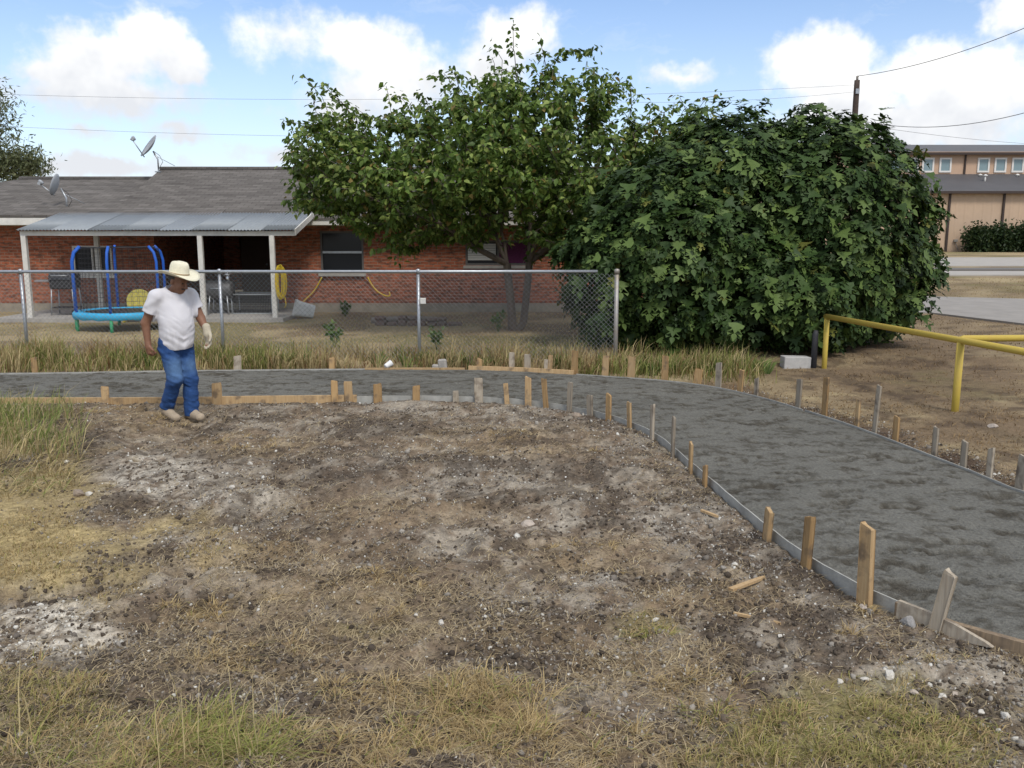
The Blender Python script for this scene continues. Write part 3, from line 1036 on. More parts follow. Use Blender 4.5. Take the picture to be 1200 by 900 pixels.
# ================================================================ HOUSE
def brick_mat():
    m = bpy.data.materials.new('red_brick'); m.use_nodes = True
    N, L = m.node_tree.nodes, m.node_tree.links
    b = N['Principled BSDF']; b.inputs['Roughness'].default_value = .9; b.inputs['Specular IOR Level'].default_value = .2
    tc = N.new('ShaderNodeTexCoord'); sp = N.new('ShaderNodeSeparateXYZ'); cb = N.new('ShaderNodeCombineXYZ')
    L.new(tc.outputs['Object'], sp.inputs[0])
    ad = N.new('ShaderNodeMath'); ad.operation = 'ADD'; L.new(sp.outputs[0], ad.inputs[0]); L.new(sp.outputs[1], ad.inputs[1])
    L.new(ad.outputs[0], cb.inputs[0]); L.new(sp.outputs[2], cb.inputs[1])
    br = N.new('ShaderNodeTexBrick'); L.new(cb.outputs[0], br.inputs['Vector'])
    br.inputs['Scale'].default_value = 1.0; br.inputs['Brick Width'].default_value = .215; br.inputs['Row Height'].default_value = .075
    br.inputs['Mortar Size'].default_value = .008; br.inputs['Mortar Smooth'].default_value = .3; br.inputs['Bias'].default_value = -.1
    br.inputs['Color1'].default_value = (.37, .112, .056, 1); br.inputs['Color2'].default_value = (.25, .078, .042, 1)
    br.inputs['Mortar'].default_value = (.26, .20, .15, 1)
    # each brick picks a tone of its own, a few fired dark or sooty
    wn = N.new('ShaderNodeTexNoise'); wn.inputs['Scale'].default_value = 5.5; wn.inputs['Detail'].default_value = 3
    mp = N.new('ShaderNodeMapping'); mp.inputs['Scale'].default_value = (1, 2.6, 1)
    L.new(cb.outputs[0], mp.inputs[0]); L.new(mp.outputs[0], wn.inputs['Vector'])
    mr = N.new('ShaderNodeMapRange'); mr.inputs['From Min'].default_value = .46; mr.inputs['From Max'].default_value = .64
    mr.inputs['To Max'].default_value = .85; L.new(wn.outputs['Fac'], mr.inputs['Value'])
    mx = N.new('ShaderNodeMix'); mx.data_type = 'RGBA'; L.new(mr.outputs[0], mx.inputs[0]); L.new(br.outputs['Color'], mx.inputs[6])
    mx.inputs[7].default_value = (.095, .050, .036, 1)
    wn2 = N.new('ShaderNodeTexNoise'); wn2.inputs['Scale'].default_value = 14; wn2.inputs['Detail'].default_value = 2
    L.new(mp.outputs[0], wn2.inputs['Vector'])
    mr2 = N.new('ShaderNodeMapRange'); mr2.inputs['From Min'].default_value = .55; mr2.inputs['From Max'].default_value = .7; mr2.inputs['To Max'].default_value = .6
    L.new(wn2.outputs['Fac'], mr2.inputs['Value'])
    mx2 = N.new('ShaderNodeMix'); mx2.data_type = 'RGBA'; L.new(mr2.outputs[0], mx2.inputs[0]); L.new(mx.outputs[2], mx2.inputs[6])
    mx2.inputs[7].default_value = (.33, .16, .09, 1)
    L.new(mx2.outputs[2], b.inputs['Base Color'])
    bp = N.new('ShaderNodeBump'); bp.inputs['Strength'].default_value = .6; bp.inputs['Distance'].default_value = .01; bp.invert = True
    L.new(br.outputs['Fac'], bp.inputs['Height']); L.new(bp.outputs[0], b.inputs['Normal'])
    MATS['red_brick'] = m
    return m


def shingle_mat():
    m = bpy.data.materials.new('asphalt_shingle'); m.use_nodes = True
    N, L = m.node_tree.nodes, m.node_tree.links
    b = N['Principled BSDF']; b.inputs['Roughness'].default_value = .95; b.inputs['Specular IOR Level'].default_value = .15
    tc = N.new('ShaderNodeTexCoord'); sp = N.new('ShaderNodeSeparateXYZ'); cb = N.new('ShaderNodeCombineXYZ')
    L.new(tc.outputs['Object'], sp.inputs[0]); L.new(sp.outputs[0], cb.inputs[0])
    mul = N.new('ShaderNodeMath'); mul.operation = 'MULTIPLY'; mul.inputs[1].default_value = 2.9; L.new(sp.outputs[2], mul.inputs[0]); L.new(mul.outputs[0], cb.inputs[1])
    br = N.new('ShaderNodeTexBrick'); L.new(cb.outputs[0], br.inputs['Vector']); br.inputs['Scale'].default_value = 1
    br.inputs['Brick Width'].default_value = .30; br.inputs['Row Height'].default_value = .14; br.inputs['Mortar Size'].default_value = .006
    br.inputs['Color1'].default_value = (.150, .138, .126, 1); br.inputs['Color2'].default_value = (.105, .096, .087, 1); br.inputs['Mortar'].default_value = (.06, .05, .045, 1)
    n = N.new('ShaderNodeTexNoise'); n.inputs['Scale'].default_value = 1.1; n.inputs['Detail'].default_value = 8; n.inputs['Roughness'].default_value = .7
    mp = N.new('ShaderNodeMapping'); mp.inputs['Scale'].default_value = (.5, 3.2, 1); L.new(cb.outputs[0], mp.inputs[0]); L.new(mp.outputs[0], n.inputs['Vector'])
    mr = N.new('ShaderNodeMapRange'); mr.inputs['From Min'].default_value = .3; mr.inputs['From Max'].default_value = .7; mr.inputs['To Min'].default_value = .7; mr.inputs['To Max'].default_value = 1.35
    L.new(n.outputs['Fac'], mr.inputs['Value'])
    mx = N.new('ShaderNodeMix'); mx.data_type = 'RGBA'; mx.blend_type = 'MULTIPLY'; mx.inputs[0].default_value = 1
    L.new(br.outputs['Color'], mx.inputs[6]); L.new(mr.outputs[0], mx.inputs[7]); L.new(mx.outputs[2], b.inputs['Base Color'])
    bp = N.new('ShaderNodeBump'); bp.inputs['Strength'].default_value = .5; bp.inputs['Distance'].default_value = .01; bp.invert = True
    L.new(br.outputs['Fac'], bp.inputs['Height']); L.new(bp.outputs[0], b.inputs['Normal'])
    MATS['asphalt_shingle'] = m
    return m


BRICK = brick_mat(); SHING = shingle_mat()
M_WPAINT = mat('white_paint_worn', (.62, .60, .55), .7, .14, 5, .1, 30)
M_CREAM = mat('cream_trim', (.52, .48, .38), .75, .12, 4)
M_DARKWIN = mat('window_glass', (.010, .012, .016), .18, 0, spec=.3)
M_FRAME = mat('bronze_frame', (.10, .095, .09), .5, .1, 10)
M_GALV = mat('galvanised', (.40, .42, .44), .42, .14, 14, .08, 60, metal=.75)
M_GALVROOF = mat('galvanised_sheet', (.26, .285, .305), .6, .07, 3, .05, 20, metal=.15, stretch=(3, .6, 1))
M_CONC = mat('old_concrete', (.34, .32, .29), .9, .2, 6, .3, 40)
M_BLACK = mat('black_enamel', (.018, .018, .02), .45, .2, 8)
M_YEL = mat('yellow_paint', (.56, .42, .07), .6, .22, 9, .12, 60, (.42, .30, .06))
M_BLUEP = mat('blue_foam', (.015, .10, .46), .6, .12, 10)


def build_house():
    WY = 22.5                                    # front wall plane
    zg = 0.0
    X = lambda px, Y=WY: (px - 600) / FPX * (Y * math.cos(PITCH) + 2 * math.sin(PITCH))
    Z = lambda px, py, Y=WY: A(px, py, Y)[2]
    xl, xr = -17.5, 5.2
    h = empty('brick_house', (X(300), WY, 0), 'long low red brick house with grey shingle roof behind chain link fence', 'house')
    zt = 2.22
    # recess behind the porch and openings in the front wall
    rx0, rx1 = X(186), X(322)
    w1 = (X(378), X(428), Z(400, 320), Z(400, 271)); w2 = (X(546), X(622), Z(580, 311), Z(580, 282))
    w0 = (X(90), X(136), Z(110, 322), Z(110, 288))
    th = .2
    fz = .22
    mb = MB()
    def wall(x0, x1, z0, z1, y0=WY, y1=WY + th):
        mb.box(((x0 + x1) / 2, (y0 + y1) / 2, (z0 + z1) / 2), (x1 - x0, y1 - y0, z1 - z0))
    def span(x0, x1, w):
        wall(x0, w[0], fz, zt); wall(w[1], x1, fz, zt); wall(w[0], w[1], fz, w[2]); wall(w[0], w[1], w[3], zt)
    span(xl, rx0, w0)
    span(rx1, X(480), w1); span(X(480), xr, w2)
    wall(xl, xl + th, fz, zt, WY + th, WY + 8); wall(xr - th, xr, fz, zt, WY + th, WY + 8)
    wall(xl, xr, fz, zt, WY + 8, WY + 8.2)
    # recess sides and back, set extra deep to keep it dark
    wall(rx0 - th, rx0, fz, zt, WY + th, WY + 5.6); wall(rx1, rx1 + th, fz, zt, WY + th, WY + 5.6)
    dx0 = rx0 + .5
    wall(rx0, dx0, fz, zt, WY + 5.4, WY + 5.6); wall(dx0 + .95, rx1, fz, zt, WY + 5.4, WY + 5.6); wall(dx0, dx0 + .95, 2.08, zt, WY + 5.4, WY + 5.6)
    mb.build('wall', BRICK, h)
    # foundation and porch slab
    mb = MB(); mb.box(((xl + xr) / 2, WY + .12, fz / 2 - .1), (xr - xl + .06, .28, fz + .2)); mb.build('foundation', mat('foundation_concrete', (.27, .235, .18), .9, .25, 5, .3, 40), h)
    mb = MB(); mb.box(((X(20, 21) + X(345, 21)) / 2, 21.15, -.03), (X(345, 21) - X(20, 21), 2.4, .22)); mb.box(((rx0 + rx1) / 2, WY + 2.85, .0), (rx1 - rx0, 5.1, .2)); mb.build('porch_slab', M_CONC, h)
    d = MB(); d.box((dx0 + .475, WY + 5.46, 1.11), (.90, .06, 1.9)); do = d.build('door', mat('door_brown', (.10, .06, .04), .6, .1), h)
    d = MB(); d.lathe([(.004, -.03), (.03, -.02), (.034, .0), (.03, .02), (.004, .03)], (dx0 + .83, WY + 5.39, 1.0), 10, rotx(math.pi / 2)); d.build('door_knob', M_GALV, do)
    mb = MB(); mb.box(((rx0 + rx1) / 2, WY + 2.8, zt + .03), (rx1 - rx0 + .3, 5.8, .05)); mb.build('ceiling_panel', mat('shade_brown_boards', (.07, .05, .04), .8, .2, 6), h)  # ceiling coloured dark brown to deepen the shade in the recess

    def window(w, style, blind=None):
        x0, x1, z0, z1 = w
        f = MB(); y = WY + .05; t = .05
        f.box(((x0 + x1) / 2, y, z1 - t / 2), (x1 - x0, .08, t)); f.box(((x0 + x1) / 2, y, z0 + t / 2), (x1 - x0, .08, t))
        f.box((x0 + t / 2, y, (z0 + z1) / 2), (t, .08, z1 - z0 - 2 * t)); f.box((x1 - t / 2, y, (z0 + z1) / 2), (t, .08, z1 - z0 - 2 * t))
        wm = f.build('window', style, h)
        if blind == 'hung':
            r = MB(); r.box(((x0 + x1) / 2, y - .01, (z0 + z1) / 2), (x1 - x0 - 2 * t, .05, .055)); r.build('meeting_rail', M_GALV, wm)
            for (a, b_) in ((z0 + t, (z0 + z1) / 2 - .03), ((z0 + z1) / 2 + .03, z1 - t)):
                p = MB(); p.box(((x0 + x1) / 2, y + .015, (a + b_) / 2), (x1 - x0 - 2 * t, .012, b_ - a)); p.build('pane', M_DARKWIN, wm)
        else:
            mid = (x0 + x1) / 2
            r = MB(); r.box((mid, y - .01, (z0 + z1) / 2), (.05, .05, z1 - z0 - 2 * t)); r.build('mullion', style, wm)
            for (a, b_) in ((x0 + t, mid - .025), (mid + .025, x1 - t)):
                p = MB(); p.box(((a + b_) / 2, y + .015, (z0 + z1) / 2), (b_ - a, .012, z1 - z0 - 2 * t)); p.build('pane', M_DARKWIN, wm)
        s = MB(); s.box(((x0 + x1) / 2, WY - .03, z0 - .04), (x1 - x0 + .1, .12, .07)); s.build('sill', M_CONC if style is M_FRAME else style, wm)
        return wm
    window(w1, M_FRAME, 'hung')
    wm = window(w2, M_FRAME)
    x0, x1, z0, z1 = w2
    c = MB()
    n = 20
    for i in range(n):
        a = (x0 + x1) / 2 + .04 + (x1 - x0 - .2) / 2 * i / n
        c.box((a, WY + .035 + .008 * (i % 2), (z0 + z1) / 2), ((x1 - x0) / 2 / n, .006, z1 - z0 - .12))
    c.build('curtain', mat('purple_curtain', (.09, .014, .06), .8, .2, 20), wm)
    c = MB()
    for i in range(7):
        c.box((x0 + (x1 - x0) * .25, WY + .035, z1 - .1 - i * .06), ((x1 - x0) / 2 - .12, .02, .05), rotx(.3))
    c.build('blind', mat('white_blind', (.6, .6, .58), .7), wm)
    window(w0, M_WPAINT)
    # eaves: frieze board, soffit and fascia
    ey = 21.95; ez = Z(400, 258, ey)
    mb = MB(); mb.box(((xl + xr) / 2, WY - .02, zt + .06), (xr - xl, .05, .26)); mb.build('frieze_board', M_CREAM, h)
    xv = X(133)
    zr = A(260, 198.5, 26.6)[2]; zl = A(90, 210, 26.6)[2]
    zel = A(40, 252, ey)[2]; zer = A(420, 255, ey)[2]
    mb = MB(); mb.box(((xl + xr) / 2, ey + .3, zer - .17), (xr - xl + .8, .6, .03)); mb.build('soffit', M_CREAM, h)
    mb = MB(); mb.box(((xl + xr) / 2, ey - .015, zer - .09), (xr - xl + .9, .03, .17)); mb.build('fascia_board', M_WPAINT, h)
    # roofs
    def roof(x0, x1, hip0, hip1, zr_, ze, dy, name):
        y0, y1, ym = ey - .04 - dy, 31.2, 26.6
        P = [(x0, y0, ze), (x1, y0, ze), (x1, y1, ze), (x0, y1, ze), (x0 + hip0, ym, zr_), (x1 - hip1, ym, zr_)]
        m_ = MB()
        t_ = .05
        V = [np.array(p) for p in P] + [np.array(p) - np.array([0, 0, t_]) for p in P]
        m_.add(V, [(0, 1, 5, 4), (2, 3, 4, 5), (1, 2, 5), (3, 0, 4), (6, 10, 11, 7), (8, 11, 10, 9), (7, 11, 8), (9, 10, 6), (0, 6, 7, 1), (1, 7, 8, 2), (2, 8, 9, 3), (3, 9, 6, 0)])
        o = m_.build(name, SHING, h)
        c_ = MB(); c_.tube([(x0 + hip0, ym, zr_ + .01), (x1 - hip1, ym, zr_ + .01)], .07, 6); c_.build('ridge_cap', SHING, o)
        return o
    roof(xl - .5, xv + 3.0, 3.6, .2, zl, zel, 0.0, 'roof')
    xa = X(133, 22); xb = A(188, 199, 26.6)[0]
    roof(xa, xr + .5, xb - xa, 3.0, zr, zer, .02, 'roof')

    # ---------------- porch
    fy0 = 20.25
    pl, pr = A(22, 268, fy0), A(348, 272, fy0)
    bl, br_ = A(78, 251, 22.1), A(357, 253, 22.1)
    x0, x1 = pl[0], pr[0]
    zf, zb = 2.06, 2.46
    nsh = 8; per = .076
    for i in range(nsh):
        a = x0 + (x1 - x0) * i / nsh; b_ = x0 + (x1 - x0) * (i + 1) / nsh + (.05 if i < nsh - 1 else 0)
        k = int((b_ - a) / per * 10)
        xs = np.linspace(a, b_, k)
        wv = .012 * np.sin(2 * np.pi * (xs - x0) / per)
        lift = .004 * (i % 2)
        V = []; F = []
        rows = [(fy0 - .12, zf - .015), (22.15, zb)]
        for (yy, zz) in rows:
            for q in range(k): V.append((xs[q], yy + .02 * ((i * 37) % 5 - 2) / 2 * (yy < 21), zz + wv[q] + lift))
        for (yy, zz) in rows:
            for q in range(k): V.append((xs[q], yy, zz + wv[q] + lift - .003))
        for q in range(k - 1):
            F += [(q, q + 1, k + q + 1, k + q), (2 * k + q, 3 * k + q, 3 * k + q + 1, 2 * k + q + 1), (q, 2 * k + q, 2 * k + q + 1, q + 1), (k + q, k + q + 1, 3 * k + q + 1, 3 * k + q)]
        m_ = MB(); m_.add(V, F, True); m_.build('porch_roof_sheet', M_GALVROOF, h)
    m_ = MB(); m_.box(((x0 + x1) / 2, fy0, zf - .09), (x1 - x0 - .05, .05, .10)); m_.build('porch_beam', M_WPAINT, h)
    for q in range(9):
        xx = x0 + .1 + (x1 - x0 - .2) * q / 8
        m_ = MB()
        ang = math.atan2(zb - zf, 22.1 - fy0)
        m_.box((xx, (fy0 + 22.05) / 2 + .03, (zf + zb) / 2 - .063), (.045, (22.0 - fy0) / math.cos(ang), .085), rotx(ang)); m_.build('rafter', M_WPAINT, h)
    m_ = MB()
    ang = math.atan2(zb - zf, 22.1 - fy0)
    m_.box((x1 - .0, (fy0 + 22.05) / 2 - .1, (zf + zb) / 2 - .05), (.03, (22.15 - fy0) / math.cos(ang), .13), rotx(ang)); m_.build('barge_board', M_WPAINT, h)
    for (px_, top, bot, yy) in ((37, 276, 369, fy0), (120, 276, 364, 21.9), (240, 276, 372, fy0), (323, 277, 376, fy0)):
        xx = X(px_, yy)
        m_ = MB(); m_.box((xx, yy, (zf - .14) / 2 - .06 + (.13 if yy > 21 else 0)), (.11, .11, zf - .14 + .12 + (.2 if yy > 21 else 0)), rotz(.04), .008); m_.build('porch_post', M_WPAINT, h)
    # porch lamp on the recess wall
    m_ = MB(); m_.lathe([(.02, .06), (.05, .05), (.06, 0), (.05, -.05), (.02, -.06)], (X(302, 24), WY + 5.33, 1.72), 10); m_.build('wall_lamp', M_WPAINT, h)


build_house()


# ================================================================ SATELLITE DISHES
def dish(px, py_top, py_base, Y, rad, yaw, tilt, label, zbase):
    xb = A(px, py_base, Y)[0]
    b = np.array([xb, Y, zbase])
    r = empty('satellite_dish', b, label, 'satellite dish', 'satellite dishes on the roof')
    top = b + np.array([-.12, 0, .55])
    m = MB(); m.tube([b + (0, 0, -.05), b + (0, 0, .32), top], .024, 8); m.build('mast', M_GALV, r)
    R = rotz(yaw) @ rotx(-tilt)
    c = top + R @ np.array([0, -.10, .05])
    prof = []
    n, k = 28, 6
    V = []; F = []
    for i in range(k + 1):
        q = rad * i / k
        for j in range(n):
            th = 2 * math.pi * j / n
            V.append((q * math.cos(th), .22 * (q / rad) ** 2 * rad * -1.2, q * math.sin(th) * 1.08))
    for i in range(k):
        for j in range(n): F.append((i * n + j, i * n + (j + 1) % n, (i + 1) * n + (j + 1) % n, (i + 1) * n + j))
    V = np.array(V); V2 = V + (0, .014, 0); o = len(V)
    F += [tuple(o + q for q in f)[::-1] for f in F]
    for j in range(n): F.append((k * n + j, k * n + (j + 1) % n, o + k * n + (j + 1) % n, o + k * n + j))
    m = MB(); m.add(np.vstack([V, V2]) @ R.T + c, F, True); m.build('reflector', mat('dish_grey', (.33, .35, .37), .5, .1, 6), r)
    a0 = c + R @ np.array([0, 0, -rad * 1.0]); a1 = c + R @ np.array([0, -rad * 1.55, -rad * .35])
    m = MB(); m.tube([a0, a1], .016, 6); m.build('feed_arm', M_GALV, r)
    m = MB(); m.lathe([(.02, -.07), (.04, -.05), (.045, .03), (.03, .06)], a1 + R @ np.array([0, .02, .05]), 10, R @ rotx(math.pi / 2 - .4)); m.box(a1, (.10, .07, .06), R); m.build('receiver', mat('dish_grey'), r)
    m = MB(); m.box(b + (0, 0, -.03), (.16, .16, .03)); m.build('foot_plate', M_GALV, r)
    m = MB(); m.tube([top + (0, .03, -.1), b + (.35, .35, .16)], .008, 5); m.build('brace', M_GALV, r)
    # slack cable down the mast
    m = MB(); m.tube([top + (0, .05, 0), top + (.16, .05, -.12), b + (.14, .0, .25), b + (.02, -.03, .05)], .007, 5); m.build('cable', M_BLACK, r)


zr_main = A(260, 198.5, 26.6)[2]
dish(186, 160, 202, 26.3, .34, math.radians(-55), math.radians(35), 'pale grey satellite dish standing on the house ridge against the sky', zr_main - .06)
dish(79, 210, 249, 22.9, .26, math.radians(-82), math.radians(18), 'dark edge-on satellite dish low on the left part of the roof', A(79, 246, 22.9)[2] - .02)


# ================================================================ CHAIN LINK FENCE
FENCE_Y0, FENCE_Y1 = 13.9, 13.2            # far left to right end


def build_fence():
    xs_px = [-209, 24, 257, 490, 723]
    P = []
    for i, p in enumerate(xs_px):
        Yf = FENCE_Y0 + (FENCE_Y1 - FENCE_Y0) * i / 4
        a = A(p, 319.5, Yf)
        P.append(np.array([a[0], Yf, H(a[0], Yf), a[2]]))
    # level the posts' ground
    r = empty('chain_link_fence', (P[2][0], P[2][1], P[2][2]), 'grey chain link fence with round top rail in front of the brick house', 'fence')
    rail_end = A(700, 319, FENCE_Y1 + .07)
    for i, q in enumerate(P):
        m = MB(); end = i == 4
        rr = .034 if end else .026
        lean = np.array([0, 0, 0])
        m.tube([(q[0], q[1], q[2] - .3), (q[0], q[1], q[3] - (.0 if not end else .01))], rr, 10)
        m.lathe([(rr + .006, -.05), (rr + .007, .0), (rr + .002, .02), (.004, .03)], (q[0], q[1], q[3] + .03), 10)
        m.build('post', M_GALV if not end else mat('rusty_galvanised', (.36, .36, .36), .55, .1, 5, .1, 30, (.30, .26, .21), metal=.5), r)
    m = MB()
    m.tube([(q[0], q[1], q[3] + .015) for q in P[:4]] + [(rail_end[0], P[4][1] + .05, P[4][3] + .015)], .024, 10); m.build('top_rail', M_GALV, r)
    wm = mat('fence_wire', (.22, .225, .23), .6, metal=.4)
    st = .072
    for i in range(4):
        a, b = P[i], P[i + 1]
        W = math.hypot(b[0] - a[0], b[1] - a[1]); ux = (b[0] - a[0]) / W; uy = (b[1] - a[1]) / W
        zb0, zb1 = a[2] + .02, b[2] + .02
        Hh = (a[3] + b[3]) / 2 - (zb0 + zb1) / 2
        m = MB()
        def pt(s, z, off):
            zb = zb0 + (zb1 - zb0) * s / W
            return (a[0] + ux * s - uy * off, a[1] + uy * s + ux * off, zb + z)
        for sgn in (1, -1):
            c = -Hh
            while c < W:
                s0, z0, s1, z1 = c, 0.0, c + Hh, Hh
                if s0 < 0: z0 = -s0; s0 = 0
                if s1 > W: z1 = Hh - (s1 - W); s1 = W
                if s1 - s0 > .02:
                    if sgn < 0: s0, s1 = W - s0, W - s1
                    nseg = 3
                    pts = []
                    for q in range(nseg + 1):
                        t = q / nseg
                        bul = .012 * math.sin(5 * (s0 + (s1 - s0) * t)) * math.sin(math.pi * (z0 + (z1 - z0) * t) / Hh)
                        pts.append(pt(s0 + (s1 - s0) * t, z0 + (z1 - z0) * t, -.03 + .002 * sgn + bul))
                    m.tube(pts, .0018, 3, False, False)
                c += st
        m.build('wire_mesh', wm, r)
    q = P[3]
    m = MB(); m.box((q[0] + .07, q[1] - .05, q[3] - .42), (.085, .03, .09), None, .006); m.build('clip_box', M_WPAINT, r)


build_fence()


# ================================================================ YELLOW PIPE RAILING, BLOCK, DARK POST
def build_rail():
    g1 = GP(966, 427); g2 = GP(1119, 482)
    r = empty('pipe_railing', g2, 'yellow painted steel pipe railing beside the path on the right', 'railing')
    t1 = A(967, 371, g1[1]); t2 = A(1120, 399, g2[1])
    rad = .038
    m = MB(); m.tube([(g1[0], g1[1], g1[2] - .3), (g1[0], g1[1], t1[2] - .02)], rad * .98, 14); m.build('leg', M_YEL, r)
    m = MB(); m.tube([(g2[0], g2[1], g2[2] - .3), (g2[0], g2[1], t2[2] - .02)], rad * 1.05, 14); m.build('leg', M_YEL, r)
    d = np.array([g2[0] - g1[0], g2[1] - g1[1], t2[2] - t1[2]])
    a = np.array([g1[0], g1[1], t1[2]]) - d * .015; b = np.array([g2[0], g2[1], t2[2]]) + d * .62
    m = MB(); m.tube([a, np.array([g2[0], g2[1], t2[2]]), b], rad, 14); m.build('rail', M_YEL, r)
    e = np.array([g2[0] + .12, g2[1] + .18, t2[2] + .0])
    m = MB(); m.tube([(g2[0] + .02, g2[1] + .05, t2[2] + .0), e, (e[0] + 2.6, e[1] + .15, e[2] + .0)], rad, 14); m.build('rail', M_YEL, r)
    m = MB(); q = (e[0] + 2.5, e[1] + .15); m.tube([(q[0], q[1], -.3), (q[0], q[1], e[2])], rad, 14); m.build('leg', M_YEL, r)
    q = b - d * .05
    m = MB(); m.tube([(q[0], q[1], -.3), (q[0], q[1], q[2])], rad, 14); m.build('leg', M_YEL, r)
    # concrete block
    g = GP(935, 427)
    o = MB().box(g + (0, .12, .075), (.40, .20, .19), rotz(.05) @ roty(.03), .008).build('concrete_block', mat('block_pale', (.44, .43, .41), .9, .12, 12, .3, 60), None, g)
    tag(o, 'pale grey concrete block lying below the fig bush', 'block')
    g = GP(955, 424)
    o = MB().tube([g + (0, .05, -.2), g + (0, .05, .50), g + (.01, .05, .56)], [.045, .045, .03], 10).build('short_post', mat('dark_post', (.035, .035, .04), .7, .2), None, g)
    tag(o, 'dark metal post stub beside the nearer yellow rail leg', 'post')


build_rail()


# ================================================================ TAN BUILDING FAR RIGHT
def build_far():
    Y = 93.0
    tan = mat('tan_panel', (.50, .365, .255), .8, .07, .6, 0)
    tan2 = mat('tan_panel_band', (.50, .345, .24), .8, .05, .6)
    groof = mat('grey_metal_roof', (.085, .082, .085), .6, .12, .5)
    dark = mat('dark_downpipe', (.05, .035, .03), .7)
    zz = lambda py, y=Y: A(1150, py, y)[2]
    xx = lambda px, y=Y: (px - 600) / FPX * (y * math.cos(PITCH) + .34)
    x0, x1 = xx(925), xx(1420)
    b = empty('sports_hall', ((x0 + x1) / 2, Y, 0), 'large tan two-tier building with dark grey roofs far right', 'building')
    z1 = zz(226); z2 = zz(206, Y + 6); z3 = zz(181, Y + 6); z4 = zz(172, Y + 16)
    def cor(x_a, x_b, y, z_a, z_b, th, name, m_):
        """ribbed sheet cladding"""
        n = int((x_b - x_a) / .9)
        V = []; F = []
        k = 0
        xs = []
        for i in range(n):
            a = x_a + (x_b - x_a) * i / n; s = (x_b - x_a) / n
            xs += [(a, 0), (a + s * .72, 0), (a + s * .80, -.02), (a + s * .92, -.02)]
        xs.append((x_b, 0)); K = len(xs)
        V = [(q, y + d, z_a) for q, d in xs] + [(q, y + d, z_b) for q, d in xs] + [(q, y + th, z_a) for q, d in xs] + [(q, y + th, z_b) for q, d in xs]
        for i in range(K - 1):
            F += [(i, i + 1, K + i + 1, K + i), (2 * K + i + 1, 2 * K + i, 3 * K + i, 3 * K + i + 1), (K + i, K + i + 1, 3 * K + i + 1, 3 * K + i)]
        MB().add(V, F).build(name, m_, b)
    cols = [925, 990, 1056, 1107.5, 1170.5, 1234, 1298, 1362, 1420]
    for i in range(len(cols) - 1):
        cor(xx(cols[i]), xx(cols[i + 1]), Y, -.3, z1, .3, 'wall_panel', tan)
    for c in cols[1:-1]:
        MB().box((xx(c), Y - .12, z1 / 2), (.20, .16, z1)).build('downpipe', dark, b)
    MB().box(((x0 + x1) / 2, Y + 6.15, (z2 + z3) / 2 - .4), (x1 - x0, .3, z3 - z2 + 1.4)).build('upper_wall', tan2, b)
    MB().box((x0 + .15, Y + 3, z1 / 2), (.3, 6, z1)).box((x0 + .15, Y + 16, z3 / 2), (.3, 19, z3)).build('end_wall', tan, b)
    # roofs with thickness
    def slab(ya, za, yb, zb_, name):
        P = [(x0 - .4, ya, za), (x1 + .4, ya, za), (x1 + .4, yb, zb_), (x0 - .4, yb, zb_)]
        MB().prism(P, (0, 0, 0), (0, 0, .18)).build(name, groof, b)
    slab(Y - .5, z1 - .05, Y + 5.98, z2, 'roof'); slab(Y + 5.5, z3 - .02, Y + 16.5, z4 + .1, 'roof'); slab(Y + 27, z3 - .1, Y + 16.5, z4 + .1, 'roof')
    for (z_, y_) in ((z1 - .02, Y - .6), (z3, Y + 5.4)):
        MB().box(((x0 + x1) / 2, y_, z_ + .05), (x1 - x0 + .8, .18, .25)).build('gutter', dark, b)
    for c in (1122, 1247, 1000):
        MB().box((xx(c, Y + 6), Y + 5.9, (z2 + z3) / 2), (.16, .14, z3 - z2)).build('downpipe', dark, b)
    glass = mat('far_glass', (.20, .28, .30), .15, spec=.5)
    wf = mat('white_frame', (.70, .68, .64), .7)
    for c in (1012, 1041, 1062, 1079.5, 1099.5, 1143.5, 1163, 1183, 1203, 1227, 1268, 1288, 1308):
        xc = xx(c, Y + 6); w_, h_ = 1.12, 1.38; zc = zz(193.5, Y + 6)
        f = MB(); t = .18
        for (dx, dz, sx, sz) in ((0, h_ / 2, w_ + t, t), (0, -h_ / 2, w_ + t, t), (w_ / 2, 0, t, h_ - t), (-w_ / 2, 0, t, h_ - t)):
            f.box((xc + dx, Y + 5.96, zc + dz), (sx, .16, sz))
        wo = f.build('window', wf, b)
        MB().box((xc, Y + 5.98, zc), (w_ - t + .04, .06, h_ - t + .04)).build('pane', glass, wo)
    for (px, py, hh) in ((1141, 206, .5), (1147, 218, 1.3), (1184, 206, .5)):
        y_ = Y + 5.2 if py < 210 else Y + 3.2
        t = (y_ - Y + .5) / 6.48
        zb_ = z1 - .05 + (z2 - z1 + .05) * t
        m = MB(); q = np.array([xx(px, y_), y_, zb_])
        m.tube([q, q + (0, 0, hh * .6)], .09, 8); m.lathe([(.2, -.08), (.24, 0), (.05, .12)], q + (0, 0, hh * .6), 10); m.build('roof_vent', wf, b)
    # floodlight on wall
    q = np.array([xx(1118), Y - .1, zz(282)])
    m = MB(); m.box(q, (.35, .3, .25)); m.tube([q + (0, 0, -.1), (q[0] + .4, q[1], 0)], .035, 6); m.build('standpipe', M_CONC, b)
    # roads and kerbs in front of it
    conc = mat('pale_drive', (.36, .335, .30), .9, .12, 1.2, .1, 8)
    asph = mat('worn_asphalt', (.27, .25, .225), .9, .15, 1.5, .15, 12)
    def strip(name, pts, z, m_):
        me = bpy.data.meshes.new(name)
        V = [(*G0(px, py, z)[:2], z) for px, py in pts]
        me.from_pydata(V, [], [tuple(range(len(V)))]); me.update()
        o = link(name, me, m_); tag(o, kind='structure'); return o
